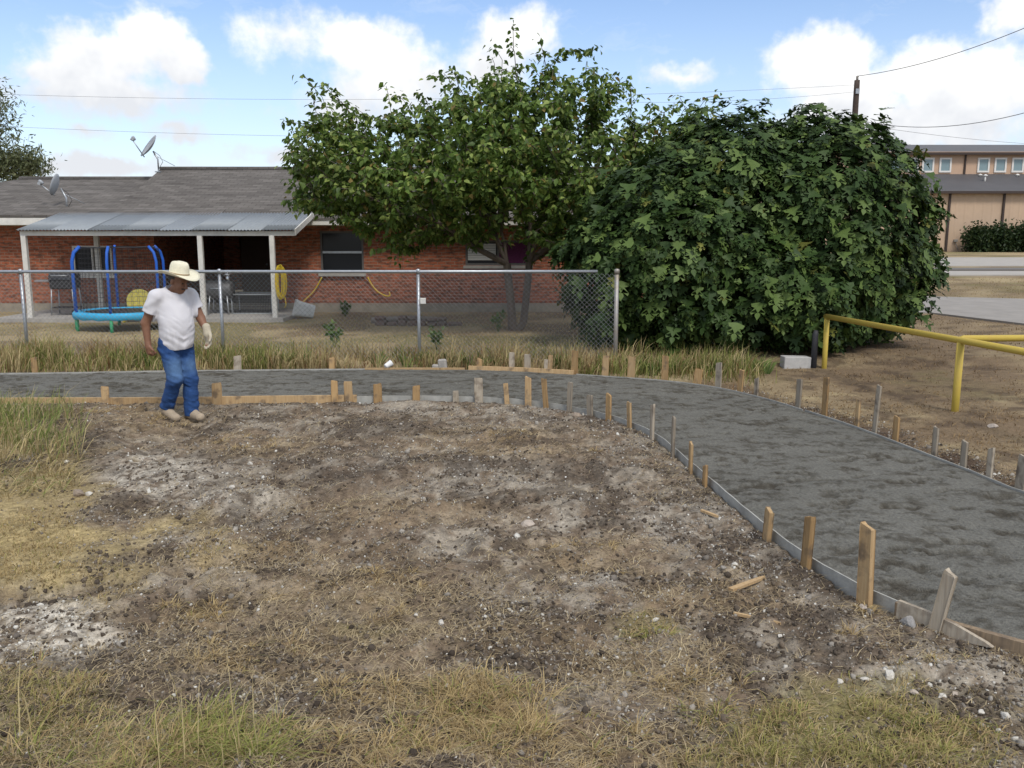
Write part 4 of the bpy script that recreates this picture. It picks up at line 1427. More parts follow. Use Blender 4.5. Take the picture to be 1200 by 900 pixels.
    def slabbed(name, pts, z0, z1_, m_):
        poly = [np.array([*G0(px, py, z1_)[:2], 0]) for px, py in pts]
        o = MB().prism(poly, (0, 0, z0), (0, 0, z1_)).build(name, m_); tag(o, kind='structure'); return o
    slabbed('road', [(840, 311.5), (1500, 311.5), (1500, 301.5), (840, 301.5)], -.2, .05, conc)
    slabbed('kerb', [(840, 315.8), (1500, 315.8), (1500, 313.6), (840, 313.6)], -.2, .12, mat('kerb_dark', (.14, .13, .12), .9, .1))
    slabbed('pavement', [(840, 322), (1500, 322), (1500, 317.5), (840, 317.5)], -.2, .06, conc)
    slabbed('driveway', [(900, 362), (1090, 366), (1200, 379), (1420, 402), (1420, 353), (1200, 350), (1080, 347), (900, 346)], -.2, .045, asph)
    # parked strip of far field trees is hidden by the buildings


build_far()


# ================================================================ UTILITY POLE AND WIRES
def build_pole():
    Y = 42.0
    t = A(1004.5, 94, Y)
    o = empty('utility_pole', (t[0], Y, 0), 'dark wooden utility pole rising behind the fig bush', 'utility pole')
    MB().tube([(t[0], Y, -.2), (t[0], Y, t[2] - .4), (t[0], Y, t[2])], [.16, .13, .125], 10).build('shaft', mat('pole_wood', (.075, .055, .045), .9, .2, 6), o)
    m = MB(); m.lathe([(.03, 0), (.06, .04), (.05, .12), (.07, .16), (.02, .2)], (t[0], Y, t[2]), 8); m.build('insulator', M_CONC, o)
    m = MB(); m.box((t[0], Y - .14, t[2] - .5), (.16, .06, .22)); m.build('bracket', M_GALV, o)
    wm = mat('cable_grey', (.16, .16, .165), .7)
    def wire(a, b, sag, rad, label):
        a = np.array(a); b = np.array(b)
        pts = [a + (b - a) * q / 24 - np.array([0, 0, sag * 4 * (q / 24) * (1 - q / 24)]) for q in range(25)]
        m_ = MB(); m_.tube(pts, rad, 5)
        w = m_.build('power_line', wm, None, a)
        tag(w, label, 'cable', 'overhead cables')
    top = np.array([t[0], Y, t[2] + .18])
    wire(top, A(1330, -28, 30), .5, .014, 'overhead cable climbing from the utility pole top to upper right')
    wire((t[0], Y, t[2] - .5), A(560, 108, 50), .5, .006, 'faint overhead cable running left from the utility pole')
    wire((t[0] + .0, Y, t[2] - 1.7), A(1330, 86, 30), .9, .014, 'lower overhead cable right of the utility pole across the white cloud')
    wire((t[0] + .0, Y, t[2] - 1.9), A(1330, 172, 52), .3, .008, 'thin lowest overhead cable right of the utility pole')
    wire(A(-120, 106, 40), (t[0], Y, t[2] - .2), .5, .006, 'upper faint overhead cable crossing the sky above the house')
    wire(A(-120, 141, 40), (t[0], Y, t[2] - 2.0), .6, .006, 'middle faint overhead cable crossing behind the ridge dish')
    wire(A(-150, 199, 36), (t[0], Y, t[2] - 4.2), .5, .008, 'lowest overhead cable just above the left roof ridge')
    # the far end poles that carry the cables stand out of the picture


build_pole()


# ================================================================ TREES AND BUSHES
M_FIG = mat('fig_leaf', attr='Col', rough=.55, transl=.16, spec=.22, var=.25, vscale=30)
M_MUL = mat('mulberry_leaf', attr='Col', rough=.5, transl=.34, spec=.3, var=.2, vscale=30)
M_BARK = mat('grey_bark', (.13, .105, .085), .95, .3, 14, .8, 40, stretch=(1, 1, .3))
M_BARK2 = mat('dark_bark', (.06, .05, .042), .95, .3, 14, .5, 40)


def fig_leaf(fold=.18):
    """palmate leaf with five rounded lobes, base at the origin, tip along +y"""
    out = [(0, -.02), (.16, .02), (.42, .10), (.36, .27), (.17, .33), (.40, .60), (.33, .74), (.13, .58), (.14, .78), (.0, 1.0)]
    full = out + [(-x, y) for x, y in out[-2:0:-1]]
    V = [(x, y, fold * abs(x) * (1 - .4 * y) - .16 * y * y) for x, y in full]
    c = [(0, .30, -.02), (0, .62, -.07)]
    n = len(V)
    V += c
    F = []
    for i in range(n):
        j = (i + 1) % n
        ym = (full[i][1] + full[j][1]) / 2
        F.append((i, j, n + (1 if ym > .5 else 0)))
    # bridge between the two centre points
    F.append((4, n + 1, n)); F.append((n - 4, n, n + 1))
    return np.array(V), F


def ovate_leaf():
    V = np.array([(0, 0, 0), (.30, .28, .07), (.24, .62, .02), (0, 1.0, -.16), (-.24, .62, .02), (-.30, .28, .07), (0, .45, -.03)])
    F = [(0, 1, 6), (1, 2, 6), (2, 3, 6), (3, 4, 6), (4, 5, 6), (5, 0, 6)]
    return V, F


def narrow_leaf():
    V = np.array([(0, 0, 0), (.14, .4, .02), (0, 1.0, -.06), (-.14, .4, .02)])
    return V, [(0, 1, 2, 3)]


def leaf_cols(n, rs, base, dark, light, pl=.12, yel=None, py=0.0):
    t = rs.rand(n)[:, None]
    C = np.array(dark) + (np.array(base) - np.array(dark)) * t
    m = rs.rand(n) < pl
    C[m] = np.array(light) * (.8 + .4 * rs.rand(m.sum())[:, None])
    if yel is not None:
        m = rs.rand(n) < py
        C[m] = np.array(yel) * (.7 + .5 * rs.rand(m.sum())[:, None])
    return C


def build_fig():
    rs = np.random.RandomState(5)
    def E(px, py, Y, r): return (A(px, py, Y), np.array(r))
    ell = [E(958, 268, 15.3, (1.66, 1.9, 1.86)), E(792, 300, 15.1, (1.76, 1.75, 1.68)), E(858, 250, 15.5, (1.48, 1.7, 1.60)), E(1024, 306, 15.2, (.80, 1.2, 1.15)),
           E(720, 318, 14.9, (.82, 1.0, 1.18)), E(905, 340, 14.4, (1.7, 1.2, 1.0))]
    base = np.array([A(890, 405, 15.2)[0], 15.2, 0.0]); base[2] = H(base[0], base[1])
    lump_c = []
    for c, r in ell:
        k = 26
        v = rs.normal(size=(k, 3)); v /= np.linalg.norm(v, axis=1)[:, None]
        lump_c.append(c + v * r * .90)
    LC = np.vstack(lump_c); LR = rs.uniform(.2, .40, len(LC))
    def field(p):
        f = np.full(len(p), 9.0)
        for c, r in ell:
            f = np.minimum(f, (np.linalg.norm((p - c) / r, axis=1) - 1) * r.min())
        for c, r in zip(LC, LR):
            f = np.minimum(f, np.linalg.norm(p - c, axis=1) - r)
        return f
    def grad(p, e=.04):
        g = np.stack([field(p + np.eye(3)[i] * e) - field(p - np.eye(3)[i] * e) for i in range(3)], 1)
        return g / (np.linalg.norm(g, axis=1)[:, None] + 1e-9)
    lo = np.min([c - r for c, r in ell], axis=0) - .5; hi = np.max([c + r for c, r in ell], axis=0) + .5
    P = lo + (hi - lo) * rs.rand(150000, 3)
    P = P[P[:, 2] > base[2] + .12]
    f = field(P)
    keep = (f < .03) & (f > -.75)
    P, f = P[keep], f[keep]
    w = np.exp(f / .27) ; w *= np.where(P[:, 2] < .7, .7, 1)
    w *= .35 + 1.3 * (vnoise(P[:, 0] * 2.3 + 50, P[:, 2] * 2.3 + P[:, 1], 7) > .36)
    idx = rs.choice(len(P), 15000, replace=False, p=w / w.sum())
    P, f = P[idx], f[idx]
    g = grad(P)
    # stray shoots that break the outline
    surf = np.where(f > -.06)[0]
    ex = []
    for i in rs.choice(surf, 90, replace=False):
        d_ = g[i] * .8 + np.array([0, 0, .5]) + rs.normal(size=3) * .25
        d_ /= np.linalg.norm(d_); L_ = rs.uniform(.15, .38)
        for q in range(rs.randint(5, 10)): ex.append(P[i] + d_ * L_ * rs.rand() + rs.normal(size=3) * .05)
    P = np.vstack([P, ex]); f = np.concatenate([f, np.full(len(ex), .02)]); g = grad(P)
    n = len(P)
    nrm = g * .75 + np.array([0, 0, .62]) + rs.normal(size=(n, 3)) * .33
    nrm /= np.linalg.norm(nrm, axis=1)[:, None]
    tip = g * .55 + np.array([0, 0, -.75]) + rs.normal(size=(n, 3)) * .42
    tip -= nrm * np.sum(tip * nrm, axis=1)[:, None]
    R = frames(tip, nrm)
    sc = rs.uniform(.13, .31, n) * np.where(rs.rand(n) < .2, .7, 1)
    C = leaf_cols(n, rs, (.050, .090, .020), (.018, .038, .010), (.100, .150, .036), .14, (.16, .17, .04), .02)
    root = empty('fig_bush', base, 'huge rounded dark green fig bush with big lobed leaves', 'bush')
    T, TF = fig_leaf()
    # the 300 that show largest: outermost leaves on the camera side
    facing = -(nrm[:, 1] * .9 - nrm[:, 2] * .25)
    score = sc * np.clip(facing, 0, 1) * np.clip(f + .25, 0, .3) / (P[:, 1] / 14)
    px, py = pix(P[:, 0], P[:, 1], P[:, 2])
    pick = np.argsort(-score)[:300]
    rest = np.ones(n, bool); rest[pick] = False
    me = scatter_mesh('foliage', T, TF, R[rest], P[rest] - base, sc[rest], C[rest])
    o = link('foliage', me, M_FIG, root); o['kind'] = 'stuff'
    protos = []
    for k in range(6):
        cc = leaf_cols(1, np.random.RandomState(40 + k), (.054, .096, .022), (.028, .058, .014), (.095, .145, .036), .3)
        TT, FF = fig_leaf(.10 + .05 * k)
        pm = np_mesh('leaf', TT, np.array(FF), np.repeat(cc, len(TT), axis=0)); pm.materials.append(M_FIG); protos.append(pm)
    from mathutils import Matrix
    for q, i in enumerate(pick):
        o = bpy.data.objects.new('leaf', protos[q % 6]); COL.objects.link(o); o.parent = root
        M = np.eye(4); M[:3, :3] = R[i] * sc[i] * 1.08; M[:3, 3] = P[i] - base + nrm[i] * .015
        o.matrix_local = Matrix([list(r_) for r_ in M])
    # stems
    for k in range(9):
        a = base + np.array([rs.uniform(-.5, .5), rs.uniform(-.3, .3), -.1])
        c, r = ell[k % 5]
        e = c + rs.normal(size=3) * r * .35
        mid = (a * .55 + e * .45) + rs.normal(size=3) * .2; mid[2] = a[2] + (e[2] - a[2]) * .5
        m = MB(); m.tube([a, (a * .7 + mid * .3) + rs.normal(size=3) * .06, mid, e], [.075, .06, .045, .015], 7); m.build('stem', M_BARK, root)


build_fig()


def grow(root_nodes, targets, rs, bend=.25):
    """join every target to the nearest useful node; returns nodes, parents"""
    nodes = [np.array(p) for p, _ in root_nodes]; par = [q for _, q in root_nodes]
    depth = [0.0] * len(nodes)
    for i, q in enumerate(par):
        if q >= 0: depth[i] = depth[q] + np.linalg.norm(nodes[i] - nodes[q])
    arr = np.zeros((len(nodes) + 4 * len(targets), 3)); arr[:len(nodes)] = nodes
    dep = np.zeros(len(arr)); dep[:len(nodes)] = depth
    cnt = len(nodes); ends = []
    for t in targets:
        d = np.linalg.norm(arr[:cnt] - t, axis=1)
        cost = d + .28 * dep[:cnt] + .4 * np.maximum(0, arr[:cnt, 2] - t[2])
        i = int(np.argmin(cost))
        a = arr[i]; L = np.linalg.norm(t - a)
        k = 1 if L < .25 else (2 if L < .7 else 3)
        prev = i
        for s in range(1, k + 1):
            q = a + (t - a) * s / k
            if s < k: q = q + rs.normal(size=3) * L * .07 + np.array([0, 0, L * .06])
            arr[cnt] = q; par.append(prev); dep[cnt] = dep[prev] + np.linalg.norm(q - arr[prev]); prev = cnt; cnt += 1
        ends.append(prev)
    return arr[:cnt], np.array(par), ends


def branch_mesh(arr, par, r_tip=.006, power=2.4):
    n = len(arr)
    rad = np.full(n, 0.0); acc = np.zeros(n)
    kids = np.zeros(n, int)
    for i in range(n):
        if par[i] >= 0: kids[par[i]] += 1
    for i in range(n - 1, -1, -1):
        if kids[i] == 0: acc[i] = r_tip ** power
        if par[i] >= 0: acc[par[i]] += acc[i]
    rad = acc ** (1 / power)
    V = []; F = []
    for i in range(n):
        p = par[i]
        if p < 0: continue
        a, b = arr[p], arr[i]
        t = b - a; L = np.linalg.norm(t)
        if L < 1e-5: continue
        t /= L
        u = np.cross(t, (0, 0, 1.0) if abs(t[2]) < .9 else (1.0, 0, 0)); u /= np.linalg.norm(u); v = np.cross(t, u)
        k = 8 if rad[i] > .04 else (5 if rad[i] > .015 else 3)
        ra = min(rad[p], rad[i] * 1.35) ; rb = rad[i]
        o = len(V)
        for (c, r) in ((a, ra), (b, rb)):
            for q in range(k):
                th = 2 * math.pi * q / k
                V.append(c + r * (u * math.cos(th) + v * math.sin(th)))
        for q in range(k): F.append((o + q, o + (q + 1) % k, o + k + (q + 1) % k, o + k + q))
    return V, F, rad


def inside_dist(px, py, poly):
    ins = in_poly(px, py, poly)
    d = np.full(px.shape, 1e9)
    n = len(poly)
    for i in range(n):
        a = poly[i]; b = poly[(i + 1) % n]; ab = b - a
        t = np.clip(((px - a[0]) * ab[0] + (py - a[1]) * ab[1]) / (ab @ ab), 0, 1)
        d = np.minimum(d, np.hypot(px - a[0] - t * ab[0], py - a[1] - t * ab[1]))
    return np.where(ins, d, -d)


def build_mulberry():
    rs = np.random.RandomState(9)
    Y = 18.2
    base = GP(601, 386); base = np.array([base[0], Y, H(base[0], Y)])
    poly = np.array([(338, 170), (352, 150), (385, 112), (408, 128), (440, 150), (455, 116), (482, 132), (515, 98), (550, 104), (575, 82), (600, 86), (622, 92), (660, 72), (692, 76), (716, 90),
                     (724, 112), (724, 135), (752, 140), (788, 124), (818, 130), (832, 190), (790, 250), (735, 300), (690, 305), (640, 292), (585, 278), (530, 284), (498, 288), (470, 300), (440, 284),
                     (402, 272), (384, 256), (352, 244), (338, 205)], float)
    T = []
    while len(T) < 2300:
        q = rs.rand(4000, 2) * (500, 240) + (330, 65)
        d = inside_dist(q[:, 0], q[:, 1], poly)
        for (a, b), dd in zip(q, d):
            if dd < 2: continue
            half = 2.7 * math.sqrt(min(dd, 75) / 75)
            if rs.rand() > .25 + .75 * min(dd, 60) / 60: continue
            s = rs.uniform(-1, 1)
            yy = Y + half * s
            # the far and near sides are seen from the same place on the crown's own bulk
            scale = 1.0
            p = A(a, b, Y); p = np.array([p[0] , yy, p[2] - .05 * abs(s) * half])
            if vnoise(np.array([p[0] * 1.5 + 5]), np.array([p[2] * 1.5 + p[1] * 1.1]), 77)[0] < .18: continue
            T.append(p)
    T = np.array(T[:2300])
    shoots = [(601, 30, 0), (633, 44, .3), (577, 72, -.4), (455, 104, -.3), (381, 100, 0), (341, 168, 0), (350, 152, .5), (722, 84, .2), (802, 124, 0), (598, 52, .1), (628, 62, .3), (395, 118, .3), (432, 138, -.6),
              (690, 66, .5), (660, 62, -.3), (480, 116, .4), (520, 86, 0), (700, 72, 1.0), (560, 92, .8), (337, 235, -.3), (342, 205, .8), (470, 306, -.5), (446, 292, -.9), (812, 128, .6), (768, 136, -.4),
              (850, 118, .9), (842, 128, .9), (372, 112, -.5), (410, 132, 0)]
    top_line = poly[:20]
    for k in range(46):
        i = rs.randint(len(top_line) - 1); q = top_line[i] + (top_line[i + 1] - top_line[i]) * rs.rand()
        out = np.array([(q[0] - 570) * .05, -rs.uniform(4, 20)])
        shoots.append((q[0] + out[0], q[1] + out[1], rs.uniform(-1.2, 1.2)))
    for k in range(14):
        shoots.append((rs.uniform(342, 372), rs.uniform(160, 250), rs.uniform(-.8, .8)))
    SH = np.array([A(a, b, Y) * (1, 0, 1) + np.array([0, Y + d, 0]) for a, b, d in shoots])
    # trunk: twin stems, then spreading limbs
    b0 = base - (0, 0, .15)
    nodes = [(b0, -1), (base + (-.03, 0, .45), 0), (base + (-.08, .02, .95), 1), (base + (-.12, .05, 1.35), 2), (base + (.22, .10, .15), 0), (base + (.30, .15, .9), 4), (base + (.34, .15, 1.4), 5)]
    limbs = [(3, (520, 262), -.9), (3, (470, 240), .6), (3, (560, 215), 1.1), (6, (640, 240), -.8), (6, (690, 225), .7), (3, (545, 190), -.4), (6, (625, 180), .3), (6, (740, 210), 0)]
    for pn, (a, b), d in limbs:
        e = A(a, b, Y); e = np.array([e[0], Y + d, e[2]])
        s = nodes[pn][0]
        m1 = s + (e - s) * .5 + np.array([0, 0, -.05])
        nodes.append((m1, pn)); nodes.append((e, len(nodes) - 1))
    order = np.argsort(np.linalg.norm((T - (base + (0, 0, 1.8))) * (1, 1, 1.2), axis=1))
    arr, par, ends = grow(nodes, np.vstack([T[order], SH]), rs)
    V, F, rad = branch_mesh(arr, par)
    root = empty('mulberry_tree', base, 'spreading green tree with pointed leaves behind the fence', 'tree')
    me = bpy.data.meshes.new('trunk'); me.from_pydata([tuple(p - base) for p in V], [], F); me.polygons.foreach_set('use_smooth', [True] * len(F)); me.update()
    link('trunk', me, M_BARK, root)
    # leaves along the twigs
    pos = []; dirs = []
    for j, e in enumerate(ends):
        shoot = j >= len(T)
        i = e; L = 0; lim = 1.4 if shoot else rs.uniform(.35, .75)
        while par[i] >= 0 and L < lim:
            a, b = arr[par[i]], arr[i]
            d = b - a; l = np.linalg.norm(d)
            if rad[i] > .03: break
            k = max(2, int(l * (26 if not shoot else 20)))
            for q in range(k):
                pos.append(b - d * rs.rand()); dirs.append(d / (l + 1e-6))
            L += l; i = par[i]
        for q in range(5): pos.append(arr[e] + rs.normal(size=3) * .05); dirs.append(rs.normal(size=3))
    pos = np.array(pos); dirs = np.array(dirs); n = len(pos)
    side = rs.normal(size=(n, 3)); side[:, 2] *= .4
    tip = dirs * .35 + side * .6 + np.array([0, 0, -.55])
    nrm = np.array([0, 0, .8]) + rs.normal(size=(n, 3)) * .45 + np.array([0, -.15, 0])
    R = frames(tip, nrm)
    pos = pos + side * .045
    sc = rs.uniform(.085, .155, n)
    C = leaf_cols(n, rs, (.100, .155, .028), (.045, .080, .016), (.19, .24, .06), .2, (.20, .15, .045), .03)
    hi = sstep(3.4, 5.6, pos[:, 2])[:, None]
    clump = fbm(pos[:, 0] * 1.1 + pos[:, 1] * .7, pos[:, 2] * 1.3, 405, 2)[:, None]
    C = C * (.85 + .75 * clump)
    T_, TF = ovate_leaf()
    me = scatter_mesh('crown', T_, TF, R, pos - base, sc, C)
    o = link('crown', me, M_MUL, root)
    print('mulberry leaves', n)


build_mulberry()


def simple_tree(name, label, cat, group, base, crown, nt, leaf, lsz, cols, rs, per=9, trunk_top=.4, tl=(.3, .6), mat_=None):
    """crown: list of (centre, radii)"""
    base = np.array(base, float)
    root = empty(name, base, label, cat, group)
    T = []
    while len(T) < nt:
        c, r = crown[rs.randint(len(crown))]
        v = rs.normal(size=3); v /= np.linalg.norm(v)
        T.append(np.array(c) + v * np.array(r) * rs.rand() ** .4)
    T = np.array(T)
    top = base + (0, 0, trunk_top)
    nodes = [(base - (0, 0, .15), -1), (base + (top - base) * .5, 0), (top, 1)]
    order = np.argsort(np.linalg.norm(T - top, axis=1))
    arr, par, ends = grow(nodes, T[order], rs)
    V, F, rad = branch_mesh(arr, par, .008)
    me = bpy.data.meshes.new('trunk'); me.from_pydata([tuple(p - base) for p in V], [], F); me.update()
    link('trunk', me, M_BARK2, root)
    e = arr[ends]
    pos = np.repeat(e, per, axis=0) + rs.normal(size=(nt * per, 3)) * lsz * 1.4
    n = len(pos)
    tip = rs.normal(size=(n, 3)); nrm = rs.normal(size=(n, 3)) * .6 + (0, 0, .7)
    T_, TF = leaf
    me = scatter_mesh('crown', T_, TF, frames(tip, nrm), pos - base, rs.uniform(.7, 1.3, n) * lsz, leaf_cols(n, rs, *cols))
    link('crown', me, mat_ or M_MUL, root)
    return root


rs = np.random.RandomState(21)
Yt = 33.0
c = [(A(-22, 165, Yt), (1.25, 1.3, 1.3)), (A(-18, 125, Yt), (.9, 1.0, .9)), (A(12, 190, Yt), (.85, .9, .5)), (A(-40, 160, Yt), (1.4, 1.5, 1.6)), (A(-6, 200, Yt), (1.2, 1.2, .4)), (A(36, 193, Yt), (.35, .4, .2))]
b = A(-35, 360, Yt); b[2] = 0
simple_tree('airy_tree', 'airy fine-leaved tree behind the left end of the house', 'tree', None, b, c, 620, narrow_leaf(), .19, ((.17, .19, .09), (.09, .11, .05), (.24, .25, .13), .2), rs, 11, 3.0)

for i, (px, lab) in enumerate([(1147, 'left one of three clipped bushes against the tan building'), (1172, 'middle one of three clipped bushes against the tan building'), (1198, 'right one of three clipped bushes against the tan building')]):
    rs = np.random.RandomState(60 + i)
    Yb = 91.0
    x = A(px, 283, Yb)[0]
    cr = [((x, Yb, 1.25), (1.05, 1.0, 1.0)), ((x + .1, Yb, .65), (1.0, .95, .6)), ((x - .1, Yb - .1, 1.6), (.85, .85, .6))]
    simple_tree('clipped_bush', lab, 'bush', 'bushes along the tan building', (x, Yb, 0.0), cr, 420, ovate_leaf(), .30, ((.035, .062, .018), (.018, .034, .011), (.06, .085, .03), .1), rs, 9, .3)


# ================================================================ YARD THINGS
def tramp():
    Yc = 18.6
    c = A(146, 384, Yc); g = H(c[0], Yc)
    c = np.array([c[0], Yc, g])
    r = empty('trampoline', c, "child's trampoline with blue poles, sky blue skirt and green feet", 'trampoline')
    rad = .93; zm = .38; top = 1.72
    green = mat('green_sleeve', (.05, .36, .17), .6, .1); sky = mat('sky_blue_pad', (.03, .34, .58), .55, .12, 8)
    ang = [math.radians(a) for a in (193, 219, 277, 340, 44, 118)]
    P = []
    for a in ang:
        p = c + np.array([rad * math.cos(a), rad * math.sin(a) * .92, 0])
        P.append(p)
        o = np.array([math.cos(a), math.sin(a) * .92, 0])
        m = MB()
        m.tube([p + (0, 0, zm - .02), p + (0, 0, top - .30), p - o * .05 + (0, 0, top - .12), p - o * .17 + (0, 0, top)], .029, 10); pl = m.build('pole', M_BLUEP, r)
        m = MB(); m.tube([p + (0, 0, -.02), p + (0, 0, zm - .03)], .034, 10); m.build('foot_sleeve', green, pl)
    n = 48
    # skirt: a band hanging from the rim, jumping mat inside
    V = []; F = []
    def ringpt(q, rr, z):
        # polygonal outline through the poles
        a = 2 * math.pi * q / n
        return c + np.array([rr * math.cos(a), rr * math.sin(a) * .92, z])
    prof = [(rad * .80, zm + .012), (rad + .02, zm + .02), (rad + .055, zm - .02), (rad + .05, zm - .12), (rad + .03, zm - .125), (rad + .02, zm - .03), (rad * .80, zm - .01)]
    for k, (rr, z) in enumerate(prof):
        for q in range(n): V.append(ringpt(q, rr, z + (.012 * math.sin(q * 2.1) if k in (3, 4) else 0)))
    K = len(prof)
    for k in range(K):
        for q in range(n): F.append((k * n + q, k * n + (q + 1) % n, ((k + 1) % K) * n + (q + 1) % n, ((k + 1) % K) * n + q))
    MB().add(V, F, True).build('skirt', sky, r)
    m = MB(); m.lathe([(rad * .81, -.006), (rad * .81, .006)], c + (0, 0, zm), 32); m.build('jumping_mat', M_BLACK, r)
    # top cord and safety net
    m = MB()
    tp = [p - (p - c) * .17 * (1, 1, 0) + (0, 0, top - .01) for p in P]
    order = sorted(range(len(P)), key=lambda i: ang[i])
    for i in range(len(order)):
        a, b_ = tp[order[i]], tp[order[(i + 1) % len(order)]]
        m.tube([a, (a + b_) / 2 - (0, 0, .02), b_], .010, 5)
    m.build('top_cord', M_BLACK, r)
    m = MB(); nn = 40
    for k in range(nn):
        a = 2 * math.pi * k / nn; q = np.array([math.cos(a), math.sin(a) * .92, 0])
        m.tube([c + q * rad * .88 + (0, 0, zm + .02), c + q * rad * .83 + (0, 0, top - .03)], .0035, 3, False)
    for k in range(14):
        z = zm + .05 + (top - zm - .1) * k / 13
        m.tube([c + np.array([math.cos(t), math.sin(t) * .92, 0]) * rad * (.88 - .05 * k / 13) + (0, 0, z) for t in np.linspace(0, 2 * math.pi, 33)], .0032, 3, False)
    m.build('safety_net', M_BLACK, r)


tramp()


def yard():
    # kettle / box grill by the left brick wall
    g = A(74, 368, 20.7); z = .08; g = np.array([g[0], 20.9, z])
    r = empty('barbecue_grill', g, 'dark barbecue grill with side shelf on the porch by the brick wall', 'grill')
    MB().box(g + (0, 0, .72), (.55, .42, .22), None, .03).build('firebox', M_BLACK, r)
    m = MB(); n = 10
    pr = [(.22 * math.cos(math.pi * i / n), .22 * math.sin(math.pi * i / n)) for i in range(n + 1)]
    m.prism([g + (-.27, a, .835 + b_) for a, b_ in pr], (0, 0, 0), (.54, 0, 0)); lid = m.build('lid', mat('grill_lid', (.05, .05, .055), .35, .15, metal=.3), r)
    m = MB(); m.tube([g + (-.18, -.22, .93), g + (-.18, -.27, .93), g + (.18, -.27, .93), g + (.18, -.22, .93)], .012, 6); m.build('handle', M_GALV, lid)
    for sx in (-.24, .24):
        for sy in (-.17, .17):
            MB().tube([g + (sx, sy, .62), g + (sx * 1.15, sy * 1.1, .0)], .016, 6).build('leg', M_GALV, r)
    MB().box(g + (-.45, 0, .80), (.32, .40, .03), None, .005).build('side_shelf', M_GALV, r)
    MB().box(g + (0, 0, .18), (.56, .36, .02)).build('lower_shelf', M_BLACK, r)
    for sy in (-.2, .2):
        MB().lathe([(.02, -.02), (.08, -.02), (.08, .02), (.02, .02)], g + (.28, sy, .075), 14, rotx(math.pi / 2)).build('wheel', M_BLACK, r)
    # drum smoker in the middle of the porch
    g = A(256, 366, 20.9); g = np.array([g[0], 21.1, .08])
    r = empty('drum_smoker', g, 'grey drum smoker with shiny chimney cap on the porch behind a fence post', 'smoker')
    m = MB(); m.lathe([(.02, -.30), (.20, -.30), (.21, -.27), (.21, .27), (.20, .30), (.02, .30)], g + (0, 0, .58), 20, roty(math.pi / 2)); m.build('drum', mat('smoker_grey', (.10, .10, .10), .5, .2, metal=.4), r)
    for sx in (-.2, .2):
        for sy in (-.14, .14):
            MB().tube([g + (sx, sy, .45), g + (sx * 1.2, sy * 1.3, 0)], .018, 6).build('leg', M_GALV, r)
    m = MB(); m.tube([g + (.20, 0, .75), g + (.20, 0, .92)], .04, 10); m.lathe([(.02, 0), (.085, .02), (.085, .05), (.03, .10)], g + (.20, 0, .90), 12); m.build('chimney', mat('bright_steel', (.75, .75, .76), .2, metal=1.0), r)
    MB().tube([g + (-.15, -.22, .62), g + (.1, -.24, .62)], .012, 6).build('handle', M_GALV, r)
    # wire crate
    g = A(297, 366, 21.2); g = np.array([g[0], 21.4, .08])
    r = empty('wire_crate', g, 'low dark wire crate with pale edges on the porch floor', 'crate')
    W, D, Hh = .95, .6, .46
    m = MB()
    for a in (-1, 1):
        for b_ in (-1, 1):
            m.tube([g + (a * W / 2, b_ * D / 2, 0), g + (a * W / 2, b_ * D / 2, Hh)], .013, 6)
            m.tube([g + (-W / 2, b_ * D / 2, .012 if a < 0 else Hh), g + (W / 2, b_ * D / 2, .012 if a < 0 else Hh)], .013, 6)
            m.tube([g + (b_ * W / 2, -D / 2, .012 if a < 0 else Hh), g + (b_ * W / 2, D / 2, .012 if a < 0 else Hh)], .013, 6)
    m.build('frame', mat('pale_edge', (.35, .37, .38), .5), r)
    for b_ in (-1, 1):
        m = MB()
        for k in range(1, 24): m.tube([g + (-W / 2 + W * k / 24, b_ * D / 2, 0), g + (-W / 2 + W * k / 24, b_ * D / 2, Hh)], .003, 3, False)
        for k in range(1, 8): m.tube([g + (-W / 2, b_ * D / 2, Hh * k / 8), g + (W / 2, b_ * D / 2, Hh * k / 8)], .003, 3, False)
        m.build('wire_panel', M_BLACK, r)
    MB().box(g + (0, 0, .03), (W - .04, D - .04, .03)).build('tray', M_BLACK, r)
    # yellow rounded toy chair behind the trampoline
    g = A(161, 364, 20.0); g = np.array([g[0], 20.0, H(g[0], 20.0)])
    r = empty('toy_chair', g, 'yellow round-backed plastic toy chair behind the trampoline', 'chair')
    ym = mat('yellow_plastic', (.55, .47, .10), .5, .08)
    n = 16
    arch = [(-.29, .0)] + [(.29 * -math.cos(math.pi * i / n), .44 + .29 * math.sin(math.pi * i / n)) for i in range(n + 1)] + [(.29, .0)]
    MB().prism([g + (a, .0, b_) for a, b_ in arch], (0, .13, 0), (0, .19, 0)).build('backrest', ym, r)
    MB().box(g + (0, -.06, .24), (.50, .38, .06), None, .02).build('seat', ym, r)
    for sx in (-.24, .24): MB().box(g + (sx, -.06, .11), (.05, .36, .22), None, .015).build('leg', ym, r)
    # white tub lying tilted by the house wall
    g = A(357, 371, 20.9); g = np.array([g[0], 20.9, H(g[0], 20.9)])
    r = empty('plastic_tub', g, 'white plastic tub tipped over on the grass by the porch', 'tub')
    R = rotz(.35) @ roty(math.radians(-76)) 
    wm = mat('white_plastic', (.56, .58, .58), .5, .1)
    cc = g + np.array([.02, 0, .20])
    V = []; F = []
    prof = [(.15, .13, 0), (.19, .165, .42), (.205, .18, .42), (.205, .18, .455), (.18, .155, .455), (.14, .12, .02)]
    for (a, b_, z_) in prof:
        for q in range(20):
            t = 2 * math.pi * q / 20
            e = 4.0
            cx = math.copysign(abs(math.cos(t)) ** (2 / e), math.cos(t)); sy = math.copysign(abs(math.sin(t)) ** (2 / e), math.sin(t))
            V.append((a * cx, b_ * sy, z_ - .2))
    for k in range(len(prof) - 1):
        for q in range(20): F.append((k * 20 + q, k * 20 + (q + 1) % 20, (k + 1) * 20 + (q + 1) % 20, (k + 1) * 20 + q))
